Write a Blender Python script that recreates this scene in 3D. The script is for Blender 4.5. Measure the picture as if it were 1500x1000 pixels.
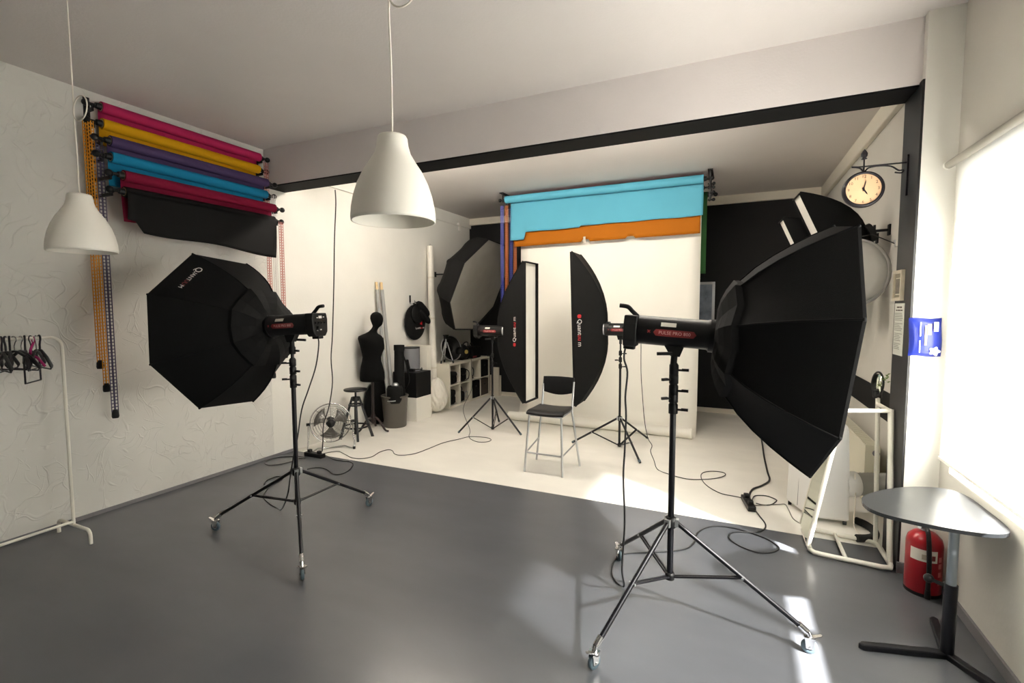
import bpy, math, random
from mathutils import Vector, Matrix

for o in list(bpy.data.objects):
    bpy.data.objects.remove(o, do_unlink=True)
scene = bpy.context.scene
COL = scene.collection
random.seed(7)

# ------------------------------------------------------------------ camera
FPX, YAW, PITCH, ROLL = 702.0, 0.42873, 0.06851, -0.00271      # focal length in pixels of a 1500x1000 frame
CAM = Vector((4.758, 0.0, 1.70))
F_ = Vector((-math.sin(YAW) * math.cos(PITCH), math.cos(YAW) * math.cos(PITCH), -math.sin(PITCH)))
R0 = Vector((math.cos(YAW), math.sin(YAW), 0))
U0 = R0.cross(F_)
R_ = R0 * math.cos(ROLL) + U0 * math.sin(ROLL)
U_ = U0 * math.cos(ROLL) - R0 * math.sin(ROLL)
cd = bpy.data.cameras.new('camera')
cd.sensor_width = 36.0
cd.lens = FPX / 1500 * 36
cd.clip_start = 0.02
cam = bpy.data.objects.new('camera', cd)
COL.objects.link(cam)
mw = Matrix((R_, U_, -F_)).transposed().to_4x4()
mw.translation = CAM
cam.matrix_world = mw
scene.camera = cam

# ------------------------------------------------------------------ world, sun, exposure
world = bpy.data.worlds.new('daylight')
scene.world = world
world.use_nodes = True
bgn = world.node_tree.nodes['Background']
bgn.inputs[0].default_value = (0.93, 0.97, 1.0, 1)
bgn.inputs[1].default_value = 3.4
sd = bpy.data.lights.new('sun', 'SUN')
sd.energy = 80.0
sd.angle = math.radians(2.2)
sd.color = (1.0, 0.98, 0.95)
sun = bpy.data.objects.new('sun', sd)
COL.objects.link(sun)
sun.location = (9, -1, 6)
sun.rotation_euler = Vector((-0.755, 0.40, -0.72)).to_track_quat('-Z', 'Y').to_euler()
vs = scene.view_settings
vs.view_transform = 'Standard'
vs.look = 'None'
vs.exposure = 0.2
vs.gamma = 1.0
vs.use_curve_mapping = False
cy = scene.cycles
cy.use_denoising = True
cy.max_bounces = 10
cy.diffuse_bounces = 6
cy.glossy_bounces = 4
cy.transparent_max_bounces = 12
cy.sample_clamp_indirect = 12.0
cy.caustics_reflective = False
cy.caustics_refractive = False


def ray(x, y):
    return F_ + R_ * ((x - 750) / FPX) - U_ * ((y - 500) / FPX)


def onx(x, y, X):
    d = ray(x, y)
    return CAM + d * ((X - CAM.x) / d.x)


def ony(x, y, Y):
    d = ray(x, y)
    return CAM + d * ((Y - CAM.y) / d.y)


def onz(x, y, Z=0.0):
    d = ray(x, y)
    return CAM + d * ((Z - CAM.z) / d.z)


# ------------------------------------------------------------------ materials
def lin(c):
    c = c / 255.0
    return c / 12.92 if c <= 0.04045 else ((c + 0.055) / 1.055) ** 2.4


def rgb(r, g, b):
    return (lin(r), lin(g), lin(b), 1.0)


MATS = {}


def mat(name, col, rough=0.5, metal=0.0, spec=0.5, vary=0.0, vscale=6.0, bump=0.0, bscale=80.0, emit=None, estr=0.0, stretch=None):
    """principled material with procedural colour variation and fine relief"""
    m = bpy.data.materials.new(name)
    m.use_nodes = True
    nt = m.node_tree
    b = nt.nodes['Principled BSDF']
    c = rgb(*col)
    b.inputs['Base Color'].default_value = c
    b.inputs['Roughness'].default_value = rough
    b.inputs['Metallic'].default_value = metal
    b.inputs['Specular IOR Level'].default_value = spec
    tc = nt.nodes.new('ShaderNodeTexCoord')
    src = tc.outputs['Object']
    if stretch:
        mp = nt.nodes.new('ShaderNodeMapping')
        mp.inputs['Scale'].default_value = stretch
        nt.links.new(src, mp.inputs[0])
        src = mp.outputs[0]
    if vary > 0:
        n = nt.nodes.new('ShaderNodeTexNoise')
        n.inputs['Scale'].default_value = vscale
        n.inputs['Detail'].default_value = 4
        nt.links.new(src, n.inputs['Vector'])
        mr = nt.nodes.new('ShaderNodeMapRange')
        mr.inputs['From Min'].default_value = 0.3
        mr.inputs['From Max'].default_value = 0.7
        mr.inputs['To Min'].default_value = 1 - vary
        mr.inputs['To Max'].default_value = 1 + vary
        nt.links.new(n.outputs['Fac'], mr.inputs['Value'])
        mx = nt.nodes.new('ShaderNodeMix')
        mx.data_type = 'RGBA'
        mx.blend_type = 'MULTIPLY'
        mx.inputs['Factor'].default_value = 1
        mx.inputs['A'].default_value = c
        nt.links.new(mr.outputs[0], mx.inputs['B'])
        nt.links.new(mx.outputs['Result'], b.inputs['Base Color'])
    if bump > 0:
        n2 = nt.nodes.new('ShaderNodeTexNoise')
        n2.inputs['Scale'].default_value = bscale
        n2.inputs['Detail'].default_value = 3
        nt.links.new(src, n2.inputs['Vector'])
        bp = nt.nodes.new('ShaderNodeBump')
        bp.inputs['Strength'].default_value = bump
        bp.inputs['Distance'].default_value = 0.01
        nt.links.new(n2.outputs['Fac'], bp.inputs['Height'])
        nt.links.new(bp.outputs[0], b.inputs['Normal'])
    if emit:
        b.inputs['Emission Color'].default_value = rgb(*emit)
        b.inputs['Emission Strength'].default_value = estr
    MATS[name] = m
    return m


def plaster_mat():
    """white wall with thick diagonal trowel strokes"""
    m = mat('trowelled_plaster', (214, 212, 206), 0.85, vary=0.05, vscale=1.6)
    nt = m.node_tree
    b = nt.nodes['Principled BSDF']
    tc = nt.nodes.new('ShaderNodeTexCoord')
    def node(kind, **kw):
        n = nt.nodes.new(kind)
        for k, v in kw.items():
            if hasattr(n, k):
                setattr(n, k, v)
            else:
                n.inputs[k].default_value = v
        return n
    L = nt.links.new
    warp = node('ShaderNodeTexNoise', Scale=2.2, Detail=2.0)
    L(tc.outputs['Object'], warp.inputs['Vector'])
    sub = node('ShaderNodeVectorMath', operation='MULTIPLY_ADD')
    sub.inputs[1].default_value = (0.5, 0.5, 0.5)
    L(warp.outputs['Color'], sub.inputs[0])
    L(tc.outputs['Object'], sub.inputs[2])
    h = None
    for ang, sc, seed in ((0.75, (1, 1.5, 5.0), 0.0), (-0.6, (1, 1.7, 5.5), 7.3), (1.9, (1, 2.2, 6.5), 13.1)):
        mp = nt.nodes.new('ShaderNodeMapping')
        mp.inputs['Location'].default_value = (0, seed, seed)
        mp.inputs['Rotation'].default_value = (ang, 0, 0)
        L(sub.outputs[0], mp.inputs[0])
        m2 = nt.nodes.new('ShaderNodeMapping')
        m2.inputs['Scale'].default_value = sc
        L(mp.outputs[0], m2.inputs[0])
        vo = node('ShaderNodeTexVoronoi', feature='DISTANCE_TO_EDGE', Scale=1.9)
        L(m2.outputs[0], vo.inputs['Vector'])
        r = node('ShaderNodeMapRange')
        r.inputs['From Min'].default_value = 0.0
        r.inputs['From Max'].default_value = 0.045
        r.inputs['To Min'].default_value = 1.0
        r.inputs['To Max'].default_value = 0.0
        L(vo.outputs['Distance'], r.inputs['Value'])
        mk = node('ShaderNodeTexNoise', Scale=4.2, Detail=1.0)
        L(mp.outputs[0], mk.inputs['Vector'])
        mr = node('ShaderNodeMapRange')
        mr.inputs['From Min'].default_value = 0.53
        mr.inputs['From Max'].default_value = 0.66
        L(mk.outputs['Fac'], mr.inputs['Value'])
        mu = node('ShaderNodeMath', operation='MULTIPLY')
        L(r.outputs[0], mu.inputs[0])
        L(mr.outputs[0], mu.inputs[1])
        if h is None:
            h = mu.outputs[0]
        else:
            mxm = node('ShaderNodeMath', operation='MAXIMUM')
            L(h, mxm.inputs[0])
            L(mu.outputs[0], mxm.inputs[1])
            h = mxm.outputs[0]
    bp = nt.nodes.new('ShaderNodeBump')
    bp.inputs['Strength'].default_value = 0.42
    bp.inputs['Distance'].default_value = 0.012
    nt.links.new(h, bp.inputs['Height'])
    nt.links.new(bp.outputs[0], b.inputs['Normal'])
    return m


def mix_transparent(name, col, clear, kind='translucent', rough=0.1):
    m = bpy.data.materials.new(name)
    m.use_nodes = True
    nt = m.node_tree
    out = nt.nodes['Material Output']
    nt.nodes.remove(nt.nodes['Principled BSDF'])
    t = nt.nodes.new('ShaderNodeBsdfTransparent')
    if kind == 'translucent':
        s = nt.nodes.new('ShaderNodeBsdfTranslucent')
        s.inputs[0].default_value = rgb(*col)
        d = nt.nodes.new('ShaderNodeBsdfDiffuse')
        d.inputs[0].default_value = rgb(*col)
        x = nt.nodes.new('ShaderNodeMixShader')
        x.inputs[0].default_value = 0.15
        nt.links.new(s.outputs[0], x.inputs[1])
        nt.links.new(d.outputs[0], x.inputs[2])
        top = x.outputs[0]
    else:
        s = nt.nodes.new('ShaderNodeBsdfGlossy')
        s.inputs['Color'].default_value = rgb(*col)
        s.inputs['Roughness'].default_value = rough
        top = s.outputs[0]
    mx = nt.nodes.new('ShaderNodeMixShader')
    mx.inputs[0].default_value = 1 - clear
    nt.links.new(t.outputs[0], mx.inputs[1])
    nt.links.new(top, mx.inputs[2])
    nt.links.new(mx.outputs[0], out.inputs[0])
    MATS[name] = m
    return m


PLASTER = plaster_mat()
SMOOTH = mat('smooth_white_wall', (228, 226, 219), 0.8, vary=0.03, vscale=2, bump=0.08, bscale=40)
CEIL = mat('ceiling_paint', (214, 208, 205), 0.9, vary=0.03, vscale=1.5, bump=0.15, bscale=60)
HEADER = mat('header_paint', (220, 213, 211), 0.85, vary=0.03, vscale=2, bump=0.15, bscale=60)
BLACKP = mat('black_wall_paint', (17, 17, 18), 0.7, spec=0.3, vary=0.1, vscale=3)
JAMB = mat('charcoal_jamb_paint', (27, 26, 28), 0.5, vary=0.05, vscale=3)
FLOORG = mat('grey_vinyl_floor', (85, 87, 91), 0.27, vary=0.07, vscale=1.3, bump=0.05, bscale=7, stretch=(1, 2.2, 1))
FLOORW = mat('white_painted_floor', (236, 233, 225), 0.45, vary=0.05, vscale=1.6, bump=0.04, bscale=9, stretch=(1, 2.0, 1))
BASEG = mat('grey_skirting', (116, 114, 117), 0.5)
MOULD = mat('moulding_white', (216, 210, 196), 0.6)
PVC = mat('white_window_frame', (236, 236, 234), 0.35)
BLACK = mat('black_fabric', (11, 11, 11), 0.8, spec=0.2, vary=0.08, vscale=20, bump=0.15, bscale=350)
BLACKPL = mat('black_plastic', (14, 14, 15), 0.45, spec=0.35)
BLACKMET = mat('black_enamelled_metal', (14, 14, 20), 0.32, metal=0.2)
CHROME = mat('chrome', (205, 205, 205), 0.18, metal=1.0)
SILVER = mat('satin_silver', (186, 188, 190), 0.35, metal=0.8)
ZINC = mat('galvanised_tube', (150, 158, 164), 0.35, metal=0.8)
WHITEPL = mat('white_plastic', (236, 233, 226), 0.4)
WHITEMET = mat('white_enamelled_tube', (232, 228, 216), 0.35)
DIFF = mat('white_diffuser_cloth', (226, 224, 216), 0.8, vary=0.05, vscale=7, bump=0.25, bscale=14, stretch=(1, 1, 0.25))
DIFFG = mat('silver_diffuser_cloth', (142, 139, 132), 0.7, vary=0.06, vscale=5, bump=0.3, bscale=9)
REDLAB = mat('dark_red_label', (126, 38, 40), 0.45)
REDLOGO = mat('red_logo_print', (196, 34, 40), 0.5)
PALETXT = mat('pale_print', (225, 220, 215), 0.5)
PINKTXT = mat('pale_pink_print', (214, 170, 165), 0.5)
STICK = mat('white_sticker', (222, 218, 206), 0.5)
CABLE = mat('black_rubber_cable', (26, 26, 27), 0.5)
CABLEW = mat('white_cable', (232, 226, 214), 0.5)
RUBBER = mat('grey_blue_rubber', (72, 88, 96), 0.55)
WOODD = mat('dark_mahogany', (28, 13, 12), 0.35, vary=0.15, vscale=12, stretch=(1, 1, .15))
WOODL = mat('light_wood', (214, 186, 140), 0.5, vary=0.1, vscale=15)


# ------------------------------------------------------------------ mesh builder
class MB:
    def __init__(s):
        s.v, s.f, s.sm = [], [], []

    def add(s, v, f, smooth=False):
        k = len(s.v)
        s.v += [Vector(p) for p in v]
        s.f += [tuple(i + k for i in q) for q in f]
        s.sm += [smooth] * len(f)
        return s

    def box(s, x0, x1, y0, y1, z0, z1):
        return s.add([(x0, y0, z0), (x1, y0, z0), (x1, y1, z0), (x0, y1, z0), (x0, y0, z1), (x1, y0, z1), (x1, y1, z1), (x0, y1, z1)],
                     [(0, 3, 2, 1), (4, 5, 6, 7), (0, 1, 5, 4), (1, 2, 6, 5), (2, 3, 7, 6), (3, 0, 4, 7)])

    def cbox(s, c, sx, sy, sz, M=None):
        k = len(s.v)
        s.box(-sx / 2, sx / 2, -sy / 2, sy / 2, -sz / 2, sz / 2)
        for i in range(k, len(s.v)):
            p = s.v[i]
            s.v[i] = (M @ p if M else p) + Vector(c)
        return s

    def cyl(s, a, b, r0, r1=None, n=12, caps=True, smooth=True):
        a, b = Vector(a), Vector(b)
        r1 = r0 if r1 is None else r1
        d = (b - a).normalized()
        u = d.orthogonal().normalized()
        w = d.cross(u)
        v = []
        for c, r in ((a, r0), (b, r1)):
            for i in range(n):
                t = 2 * math.pi * i / n
                v.append(c + u * (r * math.cos(t)) + w * (r * math.sin(t)))
        s.add(v, [(i, (i + 1) % n, n + (i + 1) % n, n + i) for i in range(n)], smooth)
        if caps:
            s.add(v[:n], [tuple(range(n - 1, -1, -1))])
            s.add(v[n:], [tuple(range(n))])
        return s

    def tube(s, pts, r, n=8, closed=False, caps=True):
        pts = [Vector(p) for p in pts]
        m = len(pts)
        tang = []
        for i in range(m):
            if closed:
                t = pts[(i + 1) % m] - pts[i - 1]
            else:
                t = pts[min(i + 1, m - 1)] - pts[max(i - 1, 0)]
            tang.append(t.normalized())
        u = tang[0].orthogonal().normalized()
        v = []
        for i in range(m):
            u = (u - tang[i] * u.dot(tang[i]))
            if u.length < 1e-6:
                u = tang[i].orthogonal()
            u.normalize()
            w = tang[i].cross(u)
            ri = r[i] if isinstance(r, (list, tuple)) else r
            for j in range(n):
                a = 2 * math.pi * j / n
                v.append(pts[i] + u * (ri * math.cos(a)) + w * (ri * math.sin(a)))
        f = []
        for i in range(m if closed else m - 1):
            i2 = (i + 1) % m
            for j in range(n):
                j2 = (j + 1) % n
                f.append((i * n + j, i * n + j2, i2 * n + j2, i2 * n + j))
        s.add(v, f, True)
        if caps and not closed:
            s.add(v[:n], [tuple(range(n - 1, -1, -1))])
            s.add(v[-n:], [tuple(range(n))])
        return s

    def lathe(s, prof, n=24, c=(0, 0, 0), M=None, smooth=True):
        """prof = [(radius, z)] turned about the z axis of M at c"""
        c = Vector(c)
        v, f = [], []
        for r, z in prof:
            for i in range(n):
                t = 2 * math.pi * i / n
                p = Vector((r * math.cos(t), r * math.sin(t), z))
                v.append((M @ p if M else p) + c)
        for k in range(len(prof) - 1):
            for i in range(n):
                j = (i + 1) % n
                f.append((k * n + i, k * n + j, (k + 1) * n + j, (k + 1) * n + i))
        return s.add(v, f, smooth)

    def ball(s, c, rx, ry=None, rz=None, n=12, m=8, M=None):
        ry = rx if ry is None else ry
        rz = rx if rz is None else rz
        c = Vector(c)
        v, f = [], []
        for k in range(m + 1):
            ph = -math.pi / 2 + math.pi * k / m
            for i in range(n):
                t = 2 * math.pi * i / n
                p = Vector((rx * math.cos(ph) * math.cos(t), ry * math.cos(ph) * math.sin(t), rz * math.sin(ph)))
                v.append((M @ p if M else p) + c)
        for k in range(m):
            for i in range(n):
                j = (i + 1) % n
                f.append((k * n + i, k * n + j, (k + 1) * n + j, (k + 1) * n + i))
        return s.add(v, f, True)

    def prism(s, poly, h0, h1, M=None, c=(0, 0, 0)):
        """polygon in local xy, extruded from h0 to h1 along local z"""
        n = len(poly)
        c = Vector(c)
        v = [Vector((p[0], p[1], h0)) for p in poly] + [Vector((p[0], p[1], h1)) for p in poly]
        v = [(M @ p if M else p) + c for p in v]
        return s.add(v, [tuple(range(n - 1, -1, -1)), tuple(range(n, 2 * n))] + [(i, (i + 1) % n, n + (i + 1) % n, n + i) for i in range(n)])

    def sheet(s, fn, nu, nv, smooth=True):
        v = [fn(i / nu, j / nv) for i in range(nu + 1) for j in range(nv + 1)]
        f = [(i * (nv + 1) + j, (i + 1) * (nv + 1) + j, (i + 1) * (nv + 1) + j + 1, i * (nv + 1) + j + 1) for i in range(nu) for j in range(nv)]
        return s.add(v, f, smooth)

    def obj(s, name, material, M=None, bevel=0.0, solid=0.0):
        me = bpy.data.meshes.new(name)
        vv = [(M @ p) for p in s.v] if M else s.v
        me.from_pydata([tuple(p) for p in vv], [], s.f)
        me.polygons.foreach_set('use_smooth', s.sm)
        me.materials.append(material)
        me.update()
        o = bpy.data.objects.new(name, me)
        COL.objects.link(o)
        if solid:
            md = o.modifiers.new('thickness', 'SOLIDIFY')
            md.thickness = solid
            md.offset = 0
        if bevel:
            md = o.modifiers.new('bevel', 'BEVEL')
            md.width = bevel
            md.segments = 2
            md.limit_method = 'ANGLE'
        return o


def tag(o, label=None, cat=None, group=None, kind=None):
    if label:
        o['label'] = label
    if cat:
        o['category'] = cat
    if group:
        o['group'] = group
    if kind:
        o['kind'] = kind
    return o


ROOT = {}


def thing(name, label, cat, loc=(0, 0, 0), rotz=0.0, group=None, rot=None):
    o = bpy.data.objects.new(name, None)
    COL.objects.link(o)
    o.empty_display_size = 0.1
    M = Matrix.Translation(Vector(loc)) @ (rot.to_4x4() if rot else Matrix.Rotation(rotz, 4, 'Z'))
    o.matrix_world = M
    ROOT[o.name] = M
    return tag(o, label, cat, group)


def part(parent, name, mb, material, world=True, **kw):
    """world=True: the vertices are room coordinates; otherwise they are in the thing's own frame"""
    M = ROOT[parent.name]
    o = mb.obj(name, material, M.inverted() if world else None, **kw)
    o.parent = parent
    ROOT[o.name] = M
    return o


def single(name, mb, material, label, cat, group=None, origin=None, **kw):
    if origin is None:
        n = len(mb.v)
        origin = (sum(p.x for p in mb.v) / n, sum(p.y for p in mb.v) / n, min(p.z for p in mb.v))
    M = Matrix.Translation(Vector(origin))
    o = mb.obj(name, material, M.inverted(), **kw)
    o.matrix_world = M
    ROOT[o.name] = M
    return tag(o, label, cat, group)


def struct(name, mb, material, parent=None, **kw):
    o = mb.obj(name, material, **kw)
    ROOT[o.name] = Matrix.Identity(4)
    if parent:
        o.parent = parent
    else:
        o['kind'] = 'structure'
    return o


def copy_tree(o, parent=None):
    c = o.copy()
    COL.objects.link(c)
    if parent:
        c.parent = parent
    for ch in o.children:
        copy_tree(ch, c)
    return c


def text_mesh(mb, s, size, M, align='CENTER', depth=0.0006):
    """flat lettering in local xy of M"""
    cu = bpy.data.curves.new('lettering', 'FONT')
    cu.body = s
    cu.size = size
    cu.align_x = align
    cu.align_y = 'CENTER'
    cu.resolution_u = 2
    cu.extrude = depth
    ob = bpy.data.objects.new('lettering', cu)
    COL.objects.link(ob)
    dg = bpy.context.evaluated_depsgraph_get()
    ev = ob.evaluated_get(dg)
    me = ev.to_mesh()
    mb.add([M @ v.co for v in me.vertices], [tuple(p.vertices) for p in me.polygons])
    ev.to_mesh_clear()
    bpy.data.objects.remove(ob, do_unlink=True)
    bpy.data.curves.remove(cu)
    return mb


def frame(o, x, y, z):
    """matrix with the given local axes at o"""
    m = Matrix((Vector(x).normalized(), Vector(y).normalized(), Vector(z).normalized())).transposed().to_4x4()
    m.translation = Vector(o)
    return m


def smooth_path(pts, k=4):
    """Catmull-Rom through the points"""
    pts = [Vector(p) for p in pts]
    out = []
    for i in range(len(pts) - 1):
        p0, p1, p2, p3 = pts[max(i - 1, 0)], pts[i], pts[i + 1], pts[min(i + 2, len(pts) - 1)]
        for j in range(k):
            t = j / k
            out.append(0.5 * ((2 * p1) + (p2 - p0) * t + (2 * p0 - 5 * p1 + 4 * p2 - p3) * t * t + (3 * p1 - p0 - 3 * p2 + p3) * t ** 3))
    out.append(pts[-1])
    return out


def arc(c, r, a0, a1, n, u=(1, 0, 0), w=(0, 0, 1)):
    c, u, w = Vector(c), Vector(u), Vector(w)
    return [c + u * (r * math.cos(a0 + (a1 - a0) * i / n)) + w * (r * math.sin(a0 + (a1 - a0) * i / n)) for i in range(n + 1)]


# ------------------------------------------------------------------ the room
W, H = 5.955, 3.46                # window wall, ceiling height
Y0, Y1, YB = 3.80, 4.07, 8.40     # header front, header back, far wall
YN = -2.4                         # wall behind the camera
ZS = 3.05                         # underside of the header
XJ = 5.77                         # black jamb
struct('floor', MB().box(0, W, YN, Y1, -0.1, 0), FLOORG)
struct('floor_alcove', MB().box(0, W, Y1, YB, -0.1, 0), FLOORW)
struct('ceiling', MB().box(-0.2, W + 0.3, YN - 0.2, YB + 0.2, H, H + 0.15), CEIL)
struct('wall_left', MB().box(-0.2, 0, YN, Y0, 0, H), PLASTER)
struct('wall_left_alcove', MB().box(-0.2, 0, Y0, YB, 0, H), SMOOTH)
struct('wall_back', MB().box(-0.2, W + 0.3, YB, YB + 0.2, 0, H), BLACKP)
struct('wall_near', MB().box(-0.2, W + 0.3, YN - 0.2, YN, 0, H), SMOOTH)
# header beam: white front, black underside
hb = struct('wall_header', MB().box(0, XJ + 0.06, Y0, Y1, ZS + 0.012, H), HEADER)
struct('soffit', MB().box(0, XJ, Y0 + 0.002, Y1 - 0.002, ZS, ZS + 0.012), mat('matt_black_soffit', (9, 9, 10), 0.8, spec=0.2), hb)
# pillar between the opening and the window
pl = struct('wall_pillar', MB().box(XJ + 0.012, W, Y0 - 0.06, Y1, 0, H), SMOOTH)
struct('jamb', MB().box(XJ, XJ + 0.012, Y0 - 0.058, Y1 - 0.002, 0, ZS + 0.02), JAMB, pl)
# window wall, with the opening
WY0, WY1, WZ0, WZ1 = 1.0, 3.60, 0.72, 2.48
wr = MB()
wr.box(W, W + 0.25, YN, YB, 0, WZ0)
wr.box(W, W + 0.25, YN, YB, WZ1, H)
wr.box(W, W + 0.25, WY1, YB, WZ0, WZ1)
wr.box(W, W + 0.25, YN, WY0, WZ0, WZ1)
struct('wall_right', wr, mat('shade_darkened_wall', (202, 199, 191), 0.8, vary=0.03, vscale=2, bump=0.08, bscale=40))  # wall white darkened: the window wall's shade is put into the colour
# skirtings
struct('baseboard_left', MB().box(0, 0.014, YN, Y1, 0, 0.03), BASEG)
struct('baseboard_right', MB().box(W - 0.014, W, YN, Y0 - 0.06, 0, 0.06), BASEG)
struct('baseboard_pillar', MB().box(XJ - 0.004, W, Y0 - 0.074, Y0 - 0.06, 0, 0.07), BASEG)
struct('baseboard_back', MB().box(0, W, YB - 0.016, YB, 0, 0.075), MOULD)
# cornice bands of the alcove
struct('trim_1', MB().box(0, 0.035, Y1, YB, 3.27, H), SMOOTH)
struct('trim_2', MB().box(W - 0.05, W, Y1, YB, 3.29, H), MOULD, bevel=0.01)
struct('trim_3', MB().box(0, W, YB - 0.05, YB, 3.33, H), MOULD, bevel=0.01)
# painted black stripe on the right wall of the alcove
struct('trim_4', MB().box(W - 0.004, W, Y1, YB, 0.76, 1.0), BLACKP)

# window: frame, panes, sill
wf = MB()
for z0, z1 in ((WZ0, WZ0 + 0.06), (WZ1 - 0.06, WZ1)):
    wf.box(W + 0.16, W + 0.22, WY0, WY1, z0, z1)
ny = [WY0, WY0 + 1.3, WY1]
for y in (WY0 + 0.03, WY0 + 1.3, WY1 - 0.03):
    wf.box(W + 0.16, W + 0.22, y - 0.03, y + 0.03, WZ0, WZ1)
win = struct('window_1', wf, PVC)
GLASS = mix_transparent('window_glass', (255, 255, 255), 0.94, 'glossy', 0.0)
for a, b in zip(ny[:-1], ny[1:]):
    struct('pane', MB().box(W + 0.186, W + 0.192, a + 0.03, b - 0.03, WZ0 + 0.06, WZ1 - 0.06), GLASS, win)
struct('window_sill', MB().box(W + 0.002, W + 0.16, WY0, WY1, WZ0 - 0.03, WZ0 + 0.004), PVC, win)
pd = bpy.data.lights.new('window_portal', 'AREA')     # sampling portal: guides sky light, adds none
pd.shape = 'RECTANGLE'
pd.size = WY1 - WY0
pd.size_y = WZ1 - WZ0
pd.cycles.is_portal = True
po = bpy.data.objects.new('window_portal', pd)
COL.objects.link(po)
po.matrix_world = frame((W + 0.21, (WY0 + WY1) / 2, (WZ0 + WZ1) / 2), (0, 1, 0), (0, 0, 1), (1, 0, 0))

# roller blind in front of the window
BLIND = mix_transparent('cream_blind_cloth', (240, 238, 230), 0.075)
bl = thing('roller_blind', 'cream roller blind pulled down over the bright window', 'blind', (5.90, 1.4, 2.53))
part(bl, 'roller', MB().cyl((5.90, WY0 - 0.05, 2.535), (5.90, 3.685, 2.535), 0.022, n=16), mat('grey_roller', (158, 154, 144), 0.5))
part(bl, 'end_cap', MB().cyl((5.90, 3.685, 2.535), (5.90, 3.70, 2.535), 0.026, n=16), WHITEPL)
part(bl, 'wall_clip', MB().box(5.895, W, 3.688, 3.698, 2.52, 2.56), WHITEPL)
part(bl, 'fabric', MB().sheet(lambda u, v: Vector((5.921 + 0.002 * math.sin(v * 9), WY0 - 0.04 + u * (3.65 - WY0 + 0.04), 0.80 + v * 1.735)), 1, 8), BLIND)
part(bl, 'hem_bar', MB().box(5.914, 5.928, WY0 - 0.04, 3.65, 0.79, 0.808), WHITEPL)

# batten lamps on the alcove ceiling just behind the header
TUBE = mat('lit_frosted_tube', (255, 250, 238), 0.5, emit=(255, 246, 232), estr=112.0)
for x, lab in ((1.5, 'white batten lamp on the alcove ceiling close to the plain left wall'), (3.7, 'white batten lamp on the alcove ceiling above the bar chair')):
    t = thing('batten_lamp', lab, 'lamp', (x, 4.5, H), group='batten lamps behind the header')
    part(t, 'housing', MB().box(x - 0.75, x + 0.75, 4.46, 4.54, H - 0.04, H), WHITEPL)
    part(t, 'tube', MB().cyl((x - 0.72, 4.5, H - 0.085), (x + 0.72, 4.5, H - 0.085), 0.03, n=12), TUBE)
    for e in (-0.735, 0.735):
        part(t, 'end_holder', MB().box(x + e - 0.015, x + e + 0.015, 4.47, 4.53, H - 0.12, H - 0.04), WHITEPL)


# ------------------------------------------------------------------ light stands
def caster(st, leg_end, out, up=0.13):
    """swivel caster under the end of a leg; leg_end is on the floor below the leg tip"""
    p = Vector((leg_end[0], leg_end[1], 0))
    out = Vector((out[0], out[1], 0)).normalized()
    side = Vector((-out.y, out.x, 0))
    fork = MB()
    c = p + Vector((0, 0, 0.036))
    for s in (-1, 1):
        fork.prism([(-0.016, -0.006), (0.016, -0.006), (0.022, 0.045), (-0.022, 0.045)], -0.0015, 0.0015,
                   frame(c + side * (0.015 * s), out, (0, 0, 1), side))
    fork.cbox(c + Vector((0, 0, 0.046)), 0.05, 0.04, 0.008)
    fork.cyl(c + Vector((0, 0, 0.045)), c + Vector((0, 0, 0.075)) - out * 0.012, 0.013, n=10)
    fork.cyl(c + Vector((0, 0, 0.07)) - out * 0.012, c + Vector((0, 0, up - 0.03)) - out * 0.05, 0.016, 0.0175, n=10)
    fork.cyl(c - side * 0.02, c + side * 0.02, 0.005, n=8)
    f = part(st, 'caster', fork, CHROME)
    w = MB()
    Mx = frame((0, 0, 0), out, (0, 0, 1), side).to_3x3()
    w.lathe([(0.018, -0.010), (0.032, -0.011), (0.036, -0.006), (0.036, 0.006), (0.032, 0.011), (0.018, 0.010)], 20, c, Mx)
    part(f, 'tyre', w, RUBBER)
    part(f, 'wheel_hub', MB().lathe([(0.0, -0.009), (0.019, -0.009), (0.019, 0.009), (0.0, 0.009)], 14, c, Mx), SILVER)
    part(f, 'brake_lever', MB().prism([(0, -0.012), (0.045, -0.010), (0.052, 0), (0.045, 0.010), (0, 0.012)], 0, 0.004,
                                      frame(c + Vector((0, 0, 0.045)) + out * 0.008, out + Vector((0, 0, 0.45)), side, (-out.x * 0.45, -out.y * 0.45, 1))), CHROME)
    return c


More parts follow.
